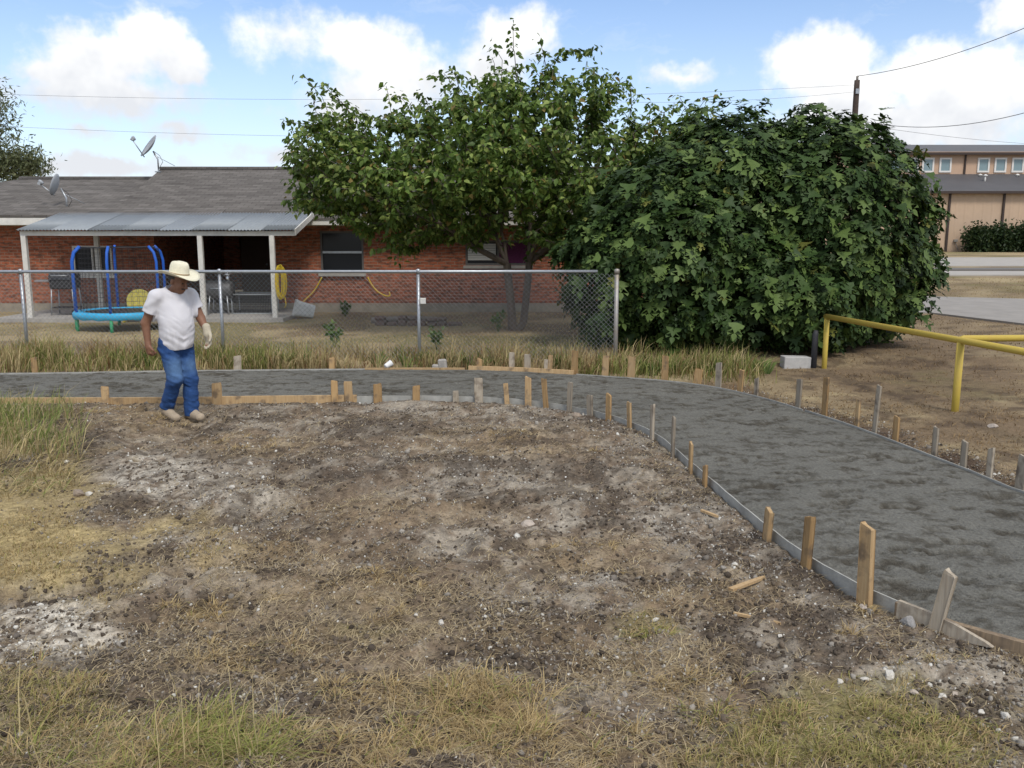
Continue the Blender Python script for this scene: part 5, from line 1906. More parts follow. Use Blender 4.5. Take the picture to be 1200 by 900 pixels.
    F.append(tuple(range(20))[::-1]); F.append(tuple(range(100, 120)))
    MB().add(np.array(V) @ R.T + cc, F).build('tub_body', wm, r)
    MB().tube([cc + R @ np.array(p) for p in ((-.2, 0, .22), (-.26, .0, .12), (-.24, .0, .0), (-.19, .0, -.02))], .008, 6).build('handle', M_GALV, r)
    # hose coil hung on the right porch post
    g = np.array([A(331, 352, 20.15)[0], 20.12, 1.0])
    rs = np.random.RandomState(4)
    m = MB()
    for k in range(7):
        w_, h_ = rs.uniform(.06, .10), rs.uniform(.30, .38)
        cx = g + np.array([rs.uniform(-.03, .03), -.03 - .012 * k, rs.uniform(-.03, .03) - .12])
        m.tube([cx + (w_ * math.sin(t), 0, h_ * math.cos(t)) for t in np.linspace(0, 2 * math.pi, 25)], .014, 6, False)
    m.tube([g + (.08, -.05, -.45), g + (.10, -.05, -.62), g + (.06, -.05, -.68)], .012, 6)
    o = m.build('hose_coil', mat('yellow_hose', (.62, .44, .02), .45, .1), None, g); tag(o, 'yellow hose coiled on the rightmost porch post', 'hose')
    # hooks for the coil
    # yellow cords hanging below the window
    for pts, lab in (([(377, 325), (373, 333), (367, 342), (357, 352), (352, 358)], 'yellow cord hanging from the left end of the window sill'),
                     ([(431, 325), (436, 334), (443, 342), (453, 347), (457, 346), (456, 342)], 'yellow cord hanging from the right end of the window sill')):
        P = [A(a, b_, 22.42) for a, b_ in pts]
        o = MB().tube(catmull(np.array(P), .05), .016, 6).build('hanging_cord', mat('yellow_hose'), None, P[0]); tag(o, lab, 'cord', 'yellow cords under the window')
    # low border of logs and stones near the tree
    g = A(482, 379, 19.3); g = np.array([g[0], 19.3, H(g[0], 19.3)])
    r = empty('stone_border', g, 'low border of flat stones and a log on the lawn behind the fence', 'border')
    rs = np.random.RandomState(14)
    x = -.8
    stone_m = mat('border_stone', (.20, .16, .13), .9, .3, 8, .5, 30, (.12, .075, .06))
    while x < .8:
        w_ = rs.uniform(.16, .34); h_ = rs.uniform(.08, .15)
        m = MB(); m.box(g + (x + w_ / 2, rs.uniform(-.05, .05), h_ / 2 - .01), (w_ - .015, rs.uniform(.16, .24), h_), rotz(rs.uniform(-.15, .15)) @ roty(rs.uniform(-.08, .08)), .03); m.build('stone', stone_m, r)
        if rs.rand() < .6:
            m = MB(); m.box(g + (x + w_ / 2, 0.02, h_ + .035), (w_ * .9, .17, .08), rotz(rs.uniform(-.3, .3)), .025); m.build('stone', stone_m, r)
        x += w_
    MB().tube([g + (-.9, .18, .10), g + (0, .2, .14), g + (.75, .16, .12)], [.07, .065, .05], 8).build('log', mat('grey_log', (.22, .19, .16), .9, .3, 10, .4, 30), r)
    # white crumpled cup at the far path edge
    e, t = edge_point(FAR, 454)
    g = np.array([e[0] + .0, e[1] + .16, 0]); g[2] = max(H(g[0], g[1]), 0.0) + .07
    m = MB(); R = rotz(.7) @ roty(1.15)
    m.lathe([(.003, -.055), (.034, -.055), (.037, -.045), (.046, .05), (.050, .055), (.044, .052), (.033, -.04), (.003, -.042)], g, 16, R)
    o = m.build('paper_cup', mat('white_paper', (.75, .75, .73), .8), None, g); tag(o, 'white paper cup tipped over at the far path edge', 'cup')
    # grey lumps of hardened concrete by the far edge
    for k, (px, w_, lab) in enumerate(((509, .10, 'small pale lump beside the grey slab on far path edge'), (517, .13, 'upright broken grey slab piece on far path edge'))):
        e, t = edge_point(FAR, px)
        gg = np.array([e[0], e[1] + .12, 0]); gg[2] = H(gg[0], gg[1])
        hh = .16 if k else .09
        m = MB(); m.box(gg + (0, 0, hh / 2), (w_, .07, hh + .05), rotz(.2 - .5 * k) @ roty(.1 - .2 * k), .02)
        o = m.build('concrete_chunk', M_CONC, None, gg); tag(o, lab, 'concrete', 'broken concrete by the path')


yard()


def weed(px, py, Yw, hgt, n, label, seed):
    rs = np.random.RandomState(seed)
    x = A(px, py, Yw)[0]; g = np.array([x, Yw, H(x, Yw)])
    r = empty('weed', g, label, 'weed', 'weeds by the fence')
    m = MB(); pos = []; tips = []
    for k in range(n):
        a = rs.uniform(0, 6.28); e = g + np.array([math.cos(a) * hgt * .35, math.sin(a) * hgt * .35, hgt * rs.uniform(.6, 1.0)])
        mid = (g + e) / 2 + (0, 0, hgt * .1)
        m.tube([g - (0, 0, .03), mid, e], [.005, .004, .002], 4, False)
        for q in range(12):
            t = rs.uniform(.25, 1); p = g + (mid - g) * min(t * 2, 1) + (e - mid) * max(t * 2 - 1, 0)
            pos.append(p); tips.append(rs.normal(size=3) + (0, 0, .2))
    m.build('stem', mat('weed_stem', (.09, .12, .03), .8), r)
    pos = np.array(pos); N_ = len(pos)
    T_, TF = ovate_leaf()
    me = scatter_mesh('foliage', T_, TF, frames(np.array(tips), rs.normal(size=(N_, 3)) * .5 + (0, 0, 1)), pos - g, rs.uniform(.05, .11, N_), leaf_cols(N_, rs, (.10, .17, .035), (.05, .10, .02), (.15, .22, .06), .2))
    link('foliage', me, M_MUL, r)


weed(392, 395, 14.6, .45, 7, 'bright green weed behind the fence left of the middle fence post', 31)
weed(512, 392, 14.4, .40, 6, 'green weed behind the fence just right of the middle post', 32)
weed(584, 378, 17.9, .42, 8, 'green weed growing at the foot of the tree trunk', 33)
weed(405, 371, 21.3, .35, 14, 'low green weeds against the house wall below the hanging cords', 34)


# ================================================================ THE MAN
def surface_nets(D, lo, h):
    """D: signed distance on a grid, negative inside"""
    S = D < 0
    nx, ny, nz = D.shape
    cx, cy, cz = nx - 1, ny - 1, nz - 1
    cnt = np.zeros((cx, cy, cz), np.int16)
    pos = np.zeros((cx, cy, cz, 3), np.float32)
    corners = [(0, 0, 0), (1, 0, 0), (0, 1, 0), (1, 1, 0), (0, 0, 1), (1, 0, 1), (0, 1, 1), (1, 1, 1)]
    edges = [(0, 1), (2, 3), (4, 5), (6, 7), (0, 2), (1, 3), (4, 6), (5, 7), (0, 4), (1, 5), (2, 6), (3, 7)]
    def sub(a, c): return a[c[0]:c[0] + cx, c[1]:c[1] + cy, c[2]:c[2] + cz]
    for a, b in edges:
        ca, cb = corners[a], corners[b]
        da, db = sub(D, ca), sub(D, cb)
        m = (da < 0) != (db < 0)
        if not m.any(): continue
        t = da[m] / (da[m] - db[m])
        pa = np.array(ca, np.float32); pb = np.array(cb, np.float32)
        pos[m] += pa + (pb - pa) * t[:, None]
        cnt[m] += 1
    act = cnt > 0
    idx = -np.ones(act.shape, np.int64); idx[act] = np.arange(act.sum())
    ijk = np.argwhere(act)
    V = (ijk + pos[act] / cnt[act][:, None]) * h + lo
    F = []
    for ax in range(3):
        s0 = [slice(0, n) for n in (nx, ny, nz)]; s1 = list(s0)
        s0[ax] = slice(0, -1); s1[ax] = slice(1, None)
        a, b = S[tuple(s0)], S[tuple(s1)]
        e = np.argwhere(a != b)
        o1, o2 = [(1, 2), (2, 0), (0, 1)][ax]
        ok = (e[:, o1] > 0) & (e[:, o2] > 0) & (e[:, o1] < (nx, ny, nz)[o1] - 1) & (e[:, o2] < (nx, ny, nz)[o2] - 1)
        e = e[ok]
        flip = a[tuple(e.T)]
        def cell(d1, d2):
            q = e.copy(); q[:, o1] -= d1; q[:, o2] -= d2
            return idx[tuple(q.T)]
        q = np.stack([cell(1, 1), cell(0, 1), cell(0, 0), cell(1, 0)], 1)
        q[~flip] = q[~flip][:, ::-1]
        F.append(q)
    return V, np.vstack(F)


class Field:
    def __init__(s, lo, hi, h):
        s.h = h; s.lo = np.array(lo, float)
        n = np.ceil((np.array(hi) - s.lo) / h).astype(int) + 1
        s.ax = [s.lo[i] + h * np.arange(n[i]) for i in range(3)]
        s.D = np.full(tuple(n), 1.0, np.float32)

    def win(s, lo, hi, pad):
        sl = []
        for i in range(3):
            a = int(np.clip((lo[i] - pad - s.lo[i]) / s.h, 0, len(s.ax[i]) - 1)); b = int(np.clip((hi[i] + pad - s.lo[i]) / s.h + 2, 1, len(s.ax[i])))
            sl.append(slice(a, b))
        g = np.meshgrid(*[s.ax[i][sl[i]] for i in range(3)], indexing='ij')
        return tuple(sl), g

    def blend(s, sl, d, k):
        o = s.D[sl]
        if k <= 0: s.D[sl] = np.minimum(o, d); return
        hh = np.clip(.5 + .5 * (o - d) / k, 0, 1)
        s.D[sl] = o * (1 - hh) + d * hh - k * hh * (1 - hh)

    def cone(s, a, b, ra, rb, k=.03, flat=None):
        a = np.array(a, float); b = np.array(b, float); r = max(ra, rb)
        sl, (x, y, z) = s.win(np.minimum(a, b) - r, np.maximum(a, b) + r, k + .03)
        ba = b - a; l2 = ba @ ba + 1e-12
        t = np.clip(((x - a[0]) * ba[0] + (y - a[1]) * ba[1] + (z - a[2]) * ba[2]) / l2, 0, 1)
        d = np.sqrt((x - a[0] - t * ba[0]) ** 2 + (y - a[1] - t * ba[1]) ** 2 + (z - a[2] - t * ba[2]) ** 2) - (ra + (rb - ra) * t)
        s.blend(sl, d.astype(np.float32), k)

    def ell(s, c, r, R=None, k=.03, cut=False):
        c = np.array(c, float); r = np.array(r, float)
        m = r.max()
        sl, (x, y, z) = s.win(c - m, c + m, k + .03)
        P = np.stack([x - c[0], y - c[1], z - c[2]], -1)
        if R is not None: P = P @ R          # world -> local for rotation R
        q = np.linalg.norm(P / r, axis=-1)
        d = ((q - 1) * q / (np.linalg.norm(P / (r * r), axis=-1) + 1e-6)).astype(np.float32)
        d = np.where(q < .2, -r.min(), d)
        if cut: s.D[sl] = np.maximum(s.D[sl], -d)
        else: s.blend(sl, d, k)

    def clip(s, fn):
        g = np.meshgrid(*s.ax, indexing='ij')
        s.D = np.maximum(s.D, fn(*g).astype(np.float32))

    def noise(s, fn):
        g = np.meshgrid(*s.ax, indexing='ij')
        s.D = s.D + fn(*g).astype(np.float32)

    def mesh(s):
        D = s.D.copy()
        D[0] = D[-1] = 1; D[:, 0] = D[:, -1] = 1; D[:, :, 0] = D[:, :, -1] = 1
        return surface_nets(D, s.lo, s.h)


def build_man():
    foot = GP(213, 495)
    al = math.radians(52)
    l = np.array([math.cos(al), math.sin(al), 0]); f = np.array([math.sin(al), -math.cos(al), 0])
    RB = np.stack([l, -f, np.array([0, 0, 1.0])], 1)         # body frame: x = his left, y = backwards
    K = 1.02
    off = np.array([-.03, .05, 0.0])
    def B(s, fw, z): return (l * s + f * fw) * K + np.array([0, 0, z * K]) + off
    J = dict(hipR=B(-.085, 0, .83), hipL=B(.085, 0, .83), kneeR=B(-.09, .09, .465), kneeL=B(.085, .09, .44), ankR=B(-.09, -.10, .135), ankL=B(.085, .08, .085),
             shR=B(-.175, -.02, 1.335), shL=B(.185, .03, 1.33), elR=B(-.25, -.13, 1.055), elL=B(.25, .10, 1.085), wrR=B(-.255, -.10, .835), wrL=B(.235, .23, .945))
    root = empty('person', foot, 'person in straw hat, white t-shirt and jeans walking and looking down', 'person')
    lo, hi = (-.45, -.36, -.03), (.5, .36, 1.72)
    skin = mat('skin', (.215, .105, .062), .55, .12, 30, .1, 120)
    # ---- body: head, neck, trunk, arms with hands, legs: one surface
    W = Field(lo, hi, .007)
    pel = B(0, -.01, .85)
    W.ell(pel, (.15, .105, .12), RB, .05); W.ell(B(0, .02, 1.02), (.155, .13, .16), RB, .06); W.ell(B(0, 0, 1.22), (.165, .105, .17), RB, .06)
    W.cone(B(-.13, 0, 1.33), B(.13, .01, 1.33), .065, .065, .05)
    neck = B(0, .03, 1.37); hc = B(.015, .105, 1.49)
    W.cone(neck, hc - (0, 0, .04), .062, .058, .03)
    # head turned a little further to his left, bowed
    ha = al + math.radians(14)
    hl = np.array([math.cos(ha), math.sin(ha), 0]); hf0 = np.array([math.sin(ha), -math.cos(ha), 0])
    bow = math.radians(22)
    hf = hf0 * math.cos(bow) + np.array([0, 0, -math.sin(bow)]); hu = np.cross(hl, -hf) if False else (hf0 * math.sin(bow) + np.array([0, 0, math.cos(bow)]))
    RH = np.stack([hl, -hf, hu], 1)
    def Hd(s, fw, u): return hc + hl * s + hf * fw + hu * u
    W.ell(Hd(0, -.012, .035), (.076, .095, .092), RH, .02)
    W.ell(Hd(0, .028, -.03), (.062, .066, .085), RH, .03)        # face
    W.ell(Hd(0, .055, -.092), (.040, .036, .032), RH, .025)      # chin / jaw
    W.cone(Hd(0, .098, .012), Hd(0, .122, -.030), .010, .0165, .012)   # nose
    for s in (-1, 1):
        W.cone(Hd(.012 * s, .108, -.034), Hd(.018 * s, .100, -.034), .010, .008, .008)
        W.ell(Hd(.079 * s, -.012, -.012), (.012, .022, .034), RH, .010)  # ears
        W.cone(Hd(.014 * s, .088, .030), Hd(.046 * s, .076, .028), .012, .010, .012)   # brow
        W.ell(Hd(.031 * s, .094, .008), (.015, .012, .010), RH, 0, cut=True)   # eye socket
        W.ell(Hd(.040 * s, .066, -.036), (.024, .026, .026), RH, .02)    # cheek
        W.ell(Hd(.031 * s, .078, .006), (.013, .013, .012), RH, .004)
    W.cone(Hd(-.022, .092, -.064), Hd(.022, .092, -.064), .008, .008, .006)
    W.cone(Hd(-.018, .090, -.078), Hd(.018, .090, -.078), .008, .008, .006)
    # arms
    for sd in 'RL':
        W.cone(J['sh' + sd], J['el' + sd], .058, .046, .03); W.cone(J['el' + sd], J['wr' + sd], .047, .030, .02)
    def hand(F_, wr, d, pn, th, k=.012, g=1.0, curl=.5, base_k=.02):
        """wr wrist, d along the hand, pn palm normal, th towards the thumb"""
        pc = wr + d * .055
        R_ = np.stack([th, d, pn], 1)
        F_.ell(pc, (.043 * g, .056 * g, .019 * g), R_, base_k)
        F_.cone(wr, wr + d * .03, .027 * g, .028 * g, base_k)
        for i, (o, L_) in enumerate(((.032, .072), (.011, .080), (-.010, .075), (-.030, .060))):
            a = wr + d * .092 + th * o * g
            d1 = d * math.cos(curl) + pn * math.sin(curl)
            d2 = d * math.cos(curl * 2.2) + pn * math.sin(curl * 2.2)
            b_ = a + d1 * L_ * .52 * g; c_ = b_ + d2 * L_ * .5 * g
            F_.cone(a, b_, .0098 * g, .0092 * g, .006); F_.cone(b_, c_, .0092 * g, .0078 * g, .004)
        a = wr + d * .030 + th * .034 * g
        b_ = a + (th * .55 + d * .75 + pn * .35) * .042 * g; c_ = b_ + (d * .9 + pn * .5) * .034 * g
        F_.cone(a, b_, .0145 * g, .0115 * g, .012); F_.cone(b_, c_, .0112 * g, .0090 * g, .005)
    def unit(v): v = np.array(v, float); return v / np.linalg.norm(v)
    dR = unit(J['wrR'] - J['elR'] + np.array([0, 0, -.25])); thR = unit(f - dR * (f @ dR)); pnR = unit(np.cross(dR, thR)); pnR = pnR if pnR @ l > 0 else -pnR
    hand(W, J['wrR'], dR, pnR, thR, curl=1.0, g=1.1)
    dL = unit(B(.23, .275, .78) - J['wrL']); thL = unit(f - dL * (f @ dL)); pnL = unit(np.cross(dL, thL)); pnL = pnL if pnL @ l < 0 else -pnL
    hand(W, J['wrL'], dL, pnL, thL, curl=.35)
    # legs under the trousers, feet inside the boots
    for sd in 'RL':
        W.cone(J['hip' + sd], J['knee' + sd], .080, .055, .04); W.cone(J['knee' + sd], J['ank' + sd], .055, .038, .03)
    W.cone(J['ankR'], J['ankR'] + f * .12 + (0, 0, -.07), .038, .03, .02); W.cone(J['ankL'], J['ankL'] + f * .15 + (0, 0, -.045), .038, .03, .02)
    V, F = W.mesh()
    me = np_mesh('body', V, F, smooth=True); link('body', me, skin, root)
    # ---- t-shirt
    W = Field((-.45, -.36, .70), (.5, .36, 1.52), .0065)
    W.ell(B(0, .005, 1.22), (.182, .130, .21), RB, .05); W.ell(B(0, .045, 1.03), (.180, .168, .23), RB, .10); W.ell(B(0, .025, .86), (.176, .152, .18), RB, .09)
    W.cone(B(-.14, -.005, 1.345), B(.15, .015, 1.345), .070, .070, .05); W.cone(B(0, .02, 1.35), B(0, .03, 1.392), .09, .075, .05)
    for sd in 'RL':
        a, e = J['sh' + sd], J['el' + sd]; W.cone(a, a + (e - a) * .66, .078, .084, .03)
    def folds(x, y, z):
        s = (x * l[0] + y * l[1]); q = (x * f[0] + y * f[1])
        lowz = np.clip((1.30 - z) * 2.5, .25, 1)
        a = .030 * (fbm(s * 7 + q * 4 + z * 3, z * 15 - np.abs(s) * 9, 801, 2) - .5) * lowz
        b_ = .020 * (fbm(s * 22 + q * 14, z * 5 + s * 3, 811, 2) - .5) * np.clip((1.08 - z) * 4, 0, 1)
        c_ = .016 * (fbm((z * .8 - s * .6) * 16, q * 7 + s * 3, 821, 2) - .5) * np.clip((np.abs(s) - .10) * 8, 0, 1)
        return a + b_ + c_
    W.noise(folds)
    def cutter(x, y, z):
        s = (x - off[0]) * l[0] + (y - off[1]) * l[1]; q = (x - off[0]) * f[0] + (y - off[1]) * f[1]
        hem = .775 * K + .012 * np.sin(9 * s) - .02 * s + .015 * q - z
        arms = np.abs(s) > .225
        d = np.where(arms, -1.0, hem)
        for sd in 'RL':
            a, e = J['sh' + sd], J['el' + sd]; u = unit(e - a); c_ = a + (e - a) * .60
            side = -1 if sd == 'R' else 1
            dd = (x - c_[0]) * u[0] + (y - c_[1]) * u[1] + (z - c_[2]) * u[2]
            d = np.where((s * side > .205) & (z > .95), np.maximum(d, dd), d)
        # neck opening
        nk = B(0, .055, 1.425)
        r_ = np.sqrt((x - nk[0]) ** 2 + (y - nk[1]) ** 2 + ((z - nk[2]) * 1.1) ** 2)
        return np.maximum(d, .088 - r_)
    W.clip(cutter)
    V, F = W.mesh()
    link('t_shirt', np_mesh('t_shirt', V, F, smooth=True), mat('white_cotton', (.64, .63, .655), .9, .05, 6, .25, 220), root)
    # ---- jeans
    W = Field((-.36, -.34, .0), (.36, .36, 1.0), .0065)
    W.ell(B(0, .0, .86), (.168, .128, .13), RB, .05); W.ell(B(0, -.03, .78), (.165, .125, .10), RB, .05)
    for sd in 'RL':
        hp, kn, an = J['hip' + sd], J['knee' + sd], J['ank' + sd]
        lowend = an + (an - kn) * (.02 if sd == 'R' else .10)
        W.cone(hp, kn, .104, .080, .035); W.cone(kn, lowend, .080, .074, .03)
    def jf(x, y, z):
        n1 = fbm(x * 9 + y * 6, z * 22 + x * 8, 831, 2) - .5
        n2 = fbm(x * 20 - y * 14, z * 7, 841, 2) - .5
        k = .35 + 1.0 * np.exp(-((z - .44) / .10) ** 2) + 1.2 * np.exp(-((z - .15) / .10) ** 2) + .9 * np.exp(-((z - .74) / .08) ** 2)
        return .024 * n1 * k + .010 * n2
    W.noise(jf)
    def jc(x, y, z):
        d = z - .93
        # cuffs
        for sd in 'RL':
            kn, an = J['knee' + sd], J['ank' + sd]; u = unit(an - kn); c_ = an + u * (-.005 if sd == 'R' else .035)
            dd = (x - c_[0]) * u[0] + (y - c_[1]) * u[1] + (z - c_[2]) * u[2]
            near = ((x - an[0]) ** 2 + (y - an[1]) ** 2) < .14 ** 2
            other = J['ank' + ('L' if sd == 'R' else 'R')]
            mine = ((x - an[0]) ** 2 + (y - an[1]) ** 2) < ((x - other[0]) ** 2 + (y - other[1]) ** 2)
            d = np.where(mine & (z < .35), np.maximum(d, dd), d)
        return d
    W.clip(jc)
    V, F = W.mesh()
    px_ = V
    # denim: highlight on the thighs and knees put in as paler blue
    kn = np.minimum(np.linalg.norm(V - (J['kneeR'] * .7 + J['hipR'] * .3) - f * .08, axis=1), np.linalg.norm(V - (J['kneeL'] * .6 + J['hipL'] * .4) - f * .08, axis=1) + .05)
    wv = 1 - sstep(.03, .20, kn)
    C = np.array([.018, .060, .185]) + (np.array([.10, .19, .34]) - np.array([.018, .060, .185])) * (wv * .75)[:, None]
    link('jeans', np_mesh('jeans', V, F, C, smooth=True), mat('denim', attr='Col', rough=.9, var=.22, vscale=22, bump=.3, bscale=260), root)
    # ---- boots
    bm = mat('dusty_boot', (.36, .29, .21), .85, .15, 20, .3, 60)
    for sd in 'RL':
        an = J['ank' + sd]; W = Field(an - .30, an + .30, .0075)
        toe = an + f * .165; gz = 0.012
        heel_lift = .035 if sd == 'R' else 0.0
        W.cone(an + (0, 0, .06), an + (0, 0, -.02), .062, .056, .02)
        h0 = np.array([an[0], an[1], gz + .045 + heel_lift]) - f * .045
        t0 = np.array([toe[0], toe[1], gz + .036])
        W.cone(h0, t0, .047, .040, .03); W.cone(h0 + f * .05 + (0, 0, .03), t0 - f * .05 + (0, 0, .008), .05, .042, .03)
        W.cone(t0 - l * .012, t0 + l * .012, .038, .038, .02)
        def sole(x, y, z, h0=h0, t0=t0):
            q = ((x - h0[0]) * f[0] + (y - h0[1]) * f[1]) / .22
            zb = gz + heel_lift * np.clip(1 - q, 0, 1)
            return np.maximum(zb - z, z - (an[2] + .075))
        W.clip(sole)
        V, F = W.mesh(); o = link('boot', np_mesh('boot', V, F, smooth=True), bm, root)
        m = MB()
        out = []
        for t in np.linspace(0, 2 * math.pi, 20, endpoint=False):
            u = math.cos(t); w_ = math.sin(t)
            out.append((.155 * u + .062, .046 * w_ * (1 - .12 * u)))
        P = [foot + np.array([an[0], an[1], 0]) + f * a + l * b_ + (0, 0, gz + heel_lift * max(0, 1 - (a + .06) / .22)) for a, b_ in out]
        m.prism(P, (0, 0, -.012), (0, 0, .012)); m.build('sole', mat('boot_sole', (.10, .08, .06), .9), o)
    # ---- work glove on his left hand
    W = Field(J['wrL'] - .3, J['wrL'] + .3, .006)
    hand(W, J['wrL'], dL, pnL, thL, curl=.35, g=1.32, base_k=.025)
    W.cone(J['wrL'] - dL * .055, J['wrL'] + dL * .02, .043, .040, .02)
    V, F = W.mesh(); link('work_glove', np_mesh('work_glove', V, F, smooth=True), mat('canvas_glove', (.46, .41, .31), .9, .12, 30, .3, 120), root)
    # ---- hair below the hat
    W = Field(hc - .2, hc + .2, .006)
    W.ell(Hd(0, -.030, .030), (.083, .088, .088), RH, .02)
    def hcut(x, y, z):
        u = (x - hc[0]) * hf[0] + (y - hc[1]) * hf[1] + (z - hc[2]) * hf[2]
        v = (x - hc[0]) * hu[0] + (y - hc[1]) * hu[1] + (z - hc[2]) * hu[2]
        return np.maximum(u - .012 - .3 * v, -.052 - v)
    W.clip(hcut); V, F = W.mesh(); link('hair', np_mesh('hair', V, F, smooth=True), mat('grey_black_hair', (.045, .042, .04), .8, .4, 90, .5, 150), root)
    for s in (-1, 1):
        MB().lathe([(.002, -.004), (.009, -.003), (.011, 0), (.009, .003), (.002, .004)], foot + Hd(.031 * s, .088, .007), 8, RH @ rotx(math.pi / 2)).build('eye', mat('eye_dark', (.03, .02, .015), .3), root)
    W = Field(hc - .2, hc + .2, .005)
    W.cone(Hd(-.030, .090, -.055), Hd(0, .104, -.048), .006, .008, .004); W.cone(Hd(.030, .090, -.055), Hd(0, .104, -.048), .006, .008, .004)
    V, F = W.mesh(); link('moustache', np_mesh('moustache', V, F, smooth=True), mat('grey_black_hair'), root)
    # ---- straw hat
    n = 48
    straw = mat('pale_straw', (.74, .70, .54), .8, .10, 60, .35, 160)
    hat_c = Hd(0, -.012, .062)
    hb = math.radians(10)
    hf2 = hf0 * math.cos(hb) + np.array([0, 0, -math.sin(hb)]); hu2 = hf0 * math.sin(hb) + np.array([0, 0, math.cos(hb)])
    def hp(s, fw, u): return foot + hat_c + hl * s + hf2 * fw + hu2 * u
    def ring(a, b_, u, lift=0, dip=0, dent=0):
        R_ = []
        for q in range(n):
            t = 2 * math.pi * q / n
            cs, sn = math.cos(t), math.sin(t)
            zz = u + lift * abs(cs) ** 2.2 - dip * abs(sn) ** 2
            if dent: zz -= dent * math.exp(-(cs / .38) ** 2) * (1 if sn > -.5 else .7)
            R_.append(hp(a * cs, b_ * sn, zz))
        return R_
    rows = [ring(.192, .225, .000, .045, .024), ring(.195, .228, .006, .046, .024), ring(.150, .182, .000, .018, .010), ring(.112, .138, .002, .003, .002), ring(.092, .113, .010),
            ring(.090, .110, .045), ring(.086, .105, .095), ring(.078, .094, .125), ring(.064, .078, .140, 0, 0, .012), ring(.040, .055, .146, 0, 0, .024), ring(.012, .02, .146, 0, 0, .030)]
    inner = [ring(.008, .015, .136, 0, 0, .02), ring(.082, .100, .095), ring(.087, .107, .02), ring(.110, .135, -.004, .003, .002), ring(.150, .182, -.006, .018, .010)]
    V = []; F = []
    allr = rows + inner
    for r_ in allr: V += r_
    Kr = len(allr)
    for k in range(Kr):
        if k == len(rows) - 1:
            F.append(tuple(k * n + q for q in range(n))); continue
        k2 = (k + 1) % Kr
        for q in range(n): F.append((k * n + q, k * n + (q + 1) % n, k2 * n + (q + 1) % n, k2 * n + q))
    F.append(tuple(len(rows) * n + q for q in range(n))[::-1])
    ho = MB().add(V, F, True).build('straw_hat', straw, root)
    b0, b1 = ring(.0935, .1145, .012), ring(.0925, .1125, .030); b2, b3 = ring(.0900, .111, .030), ring(.0910, .113, .012)
    V = b0 + b1 + b2 + b3; F = []
    for k in range(4):
        for q in range(n): F.append((k * n + q, k * n + (q + 1) % n, ((k + 1) % 4) * n + (q + 1) % n, ((k + 1) % 4) * n + q))
    MB().add(V, F, True).build('hat_band', mat('tan_band', (.34, .26, .16), .8), ho)


build_man()


# ================================================================ STONES, CLODS, STRAW, GRASS
def sample(x, y):
    """ground height and zones at many places, read off the sheet"""
    xs, ys = GRID['xs'], GRID['ys']
    i = np.clip(np.searchsorted(xs, x) - 1, 0, len(xs) - 2); j = np.clip(np.searchsorted(ys, y) - 1, 0, len(ys) - 2)
    u = np.clip((x - xs[i]) / (xs[i + 1] - xs[i]), 0, 1); v = np.clip((y - ys[j]) / (ys[j + 1] - ys[j]), 0, 1)
    def g(k):
        a = GRID[k]
        return a[j, i] * (1 - u) * (1 - v) + a[j, i + 1] * u * (1 - v) + a[j + 1, i] * (1 - u) * v + a[j + 1, i + 1] * u * v
    Z = {k: g(k) for k in ('lawn', 'straw', 'green', 'chalk', 'dark')}
    return g('h'), Z, g('fs') > .5, g('sd'), g('dirt')


def blades(name, P, hgt, wid, lean, az, c0, c1, mat_, label, cat, droop=.35):
    """P (n,3); one bent blade each, 3 triangles"""
    n = len(P)
    d = np.stack([np.cos(az), np.sin(az), np.zeros(n)], 1); s = np.stack([-np.sin(az + .6), np.cos(az + .6), np.zeros(n)], 1)
    up = np.array([0, 0, 1.0])
    w = wid[:, None] * s * .5
    mid = P + d * (lean * hgt * .38)[:, None] + up * (hgt * .58 * (1 - .15 * lean))[:, None]
    tip = P + d * (lean * hgt * 1.0)[:, None] + up * (hgt * np.maximum(1 - droop * lean, .04))[:, None]
    V = np.stack([P - w, P + w, mid - w * .75, mid + w * .75, tip], 1).reshape(-1, 3)
    o = (np.arange(n) * 5)[:, None]
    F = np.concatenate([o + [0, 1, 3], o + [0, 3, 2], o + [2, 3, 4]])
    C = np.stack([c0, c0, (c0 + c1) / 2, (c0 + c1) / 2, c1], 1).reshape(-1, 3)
    me = np_mesh(name, V, F, C)
    ob = link(name, me, mat_)
    tag(ob, label, cat, None, 'stuff')
    return ob


M_GRASS = mat('dry_grass', attr='Col', rough=.75, transl=.25, spec=.2)
M_STONE = mat('loose_stone', attr='Col', rough=.9, var=.2, vscale=60, bump=.4, bscale=90, spec=.2)


def stone_templates(rs, k=4):
    t = (1 + 5 ** .5) / 2
    V = np.array([(-1, t, 0), (1, t, 0), (-1, -t, 0), (1, -t, 0), (0, -1, t), (0, 1, t), (0, -1, -t), (0, 1, -t), (t, 0, -1), (t, 0, 1), (-t, 0, -1), (-t, 0, 1)]) / math.hypot(1, t)
    F = [(0, 11, 5), (0, 5, 1), (0, 1, 7), (0, 7, 10), (0, 10, 11), (1, 5, 9), (5, 11, 4), (11, 10, 2), (10, 7, 6), (7, 1, 8), (3, 9, 4), (3, 4, 2), (3, 2, 6), (3, 6, 8), (3, 8, 9), (4, 9, 5), (2, 4, 11), (6, 2, 10), (8, 6, 7), (9, 8, 1)]
    out = []
    for i in range(k):
        out.append(V * rs.uniform(.55, 1.35, (12, 1)) * (1, rs.uniform(.7, 1), rs.uniform(.5, .8)))
    return out, F


def pick(rs, n, y0, y1, power=1.0, xm=.66, xpad=.8):
    """random ground places, denser towards the camera"""
    u = rs.rand(n)
    y = y0 * (y1 / y0) ** u if power == 1.0 else (y0 ** (1 - power) + u * (y1 ** (1 - power) - y0 ** (1 - power))) ** (1 / (1 - power))
    x = (rs.rand(n) * 2 - 1) * (xm * y + xpad)
    return x, y


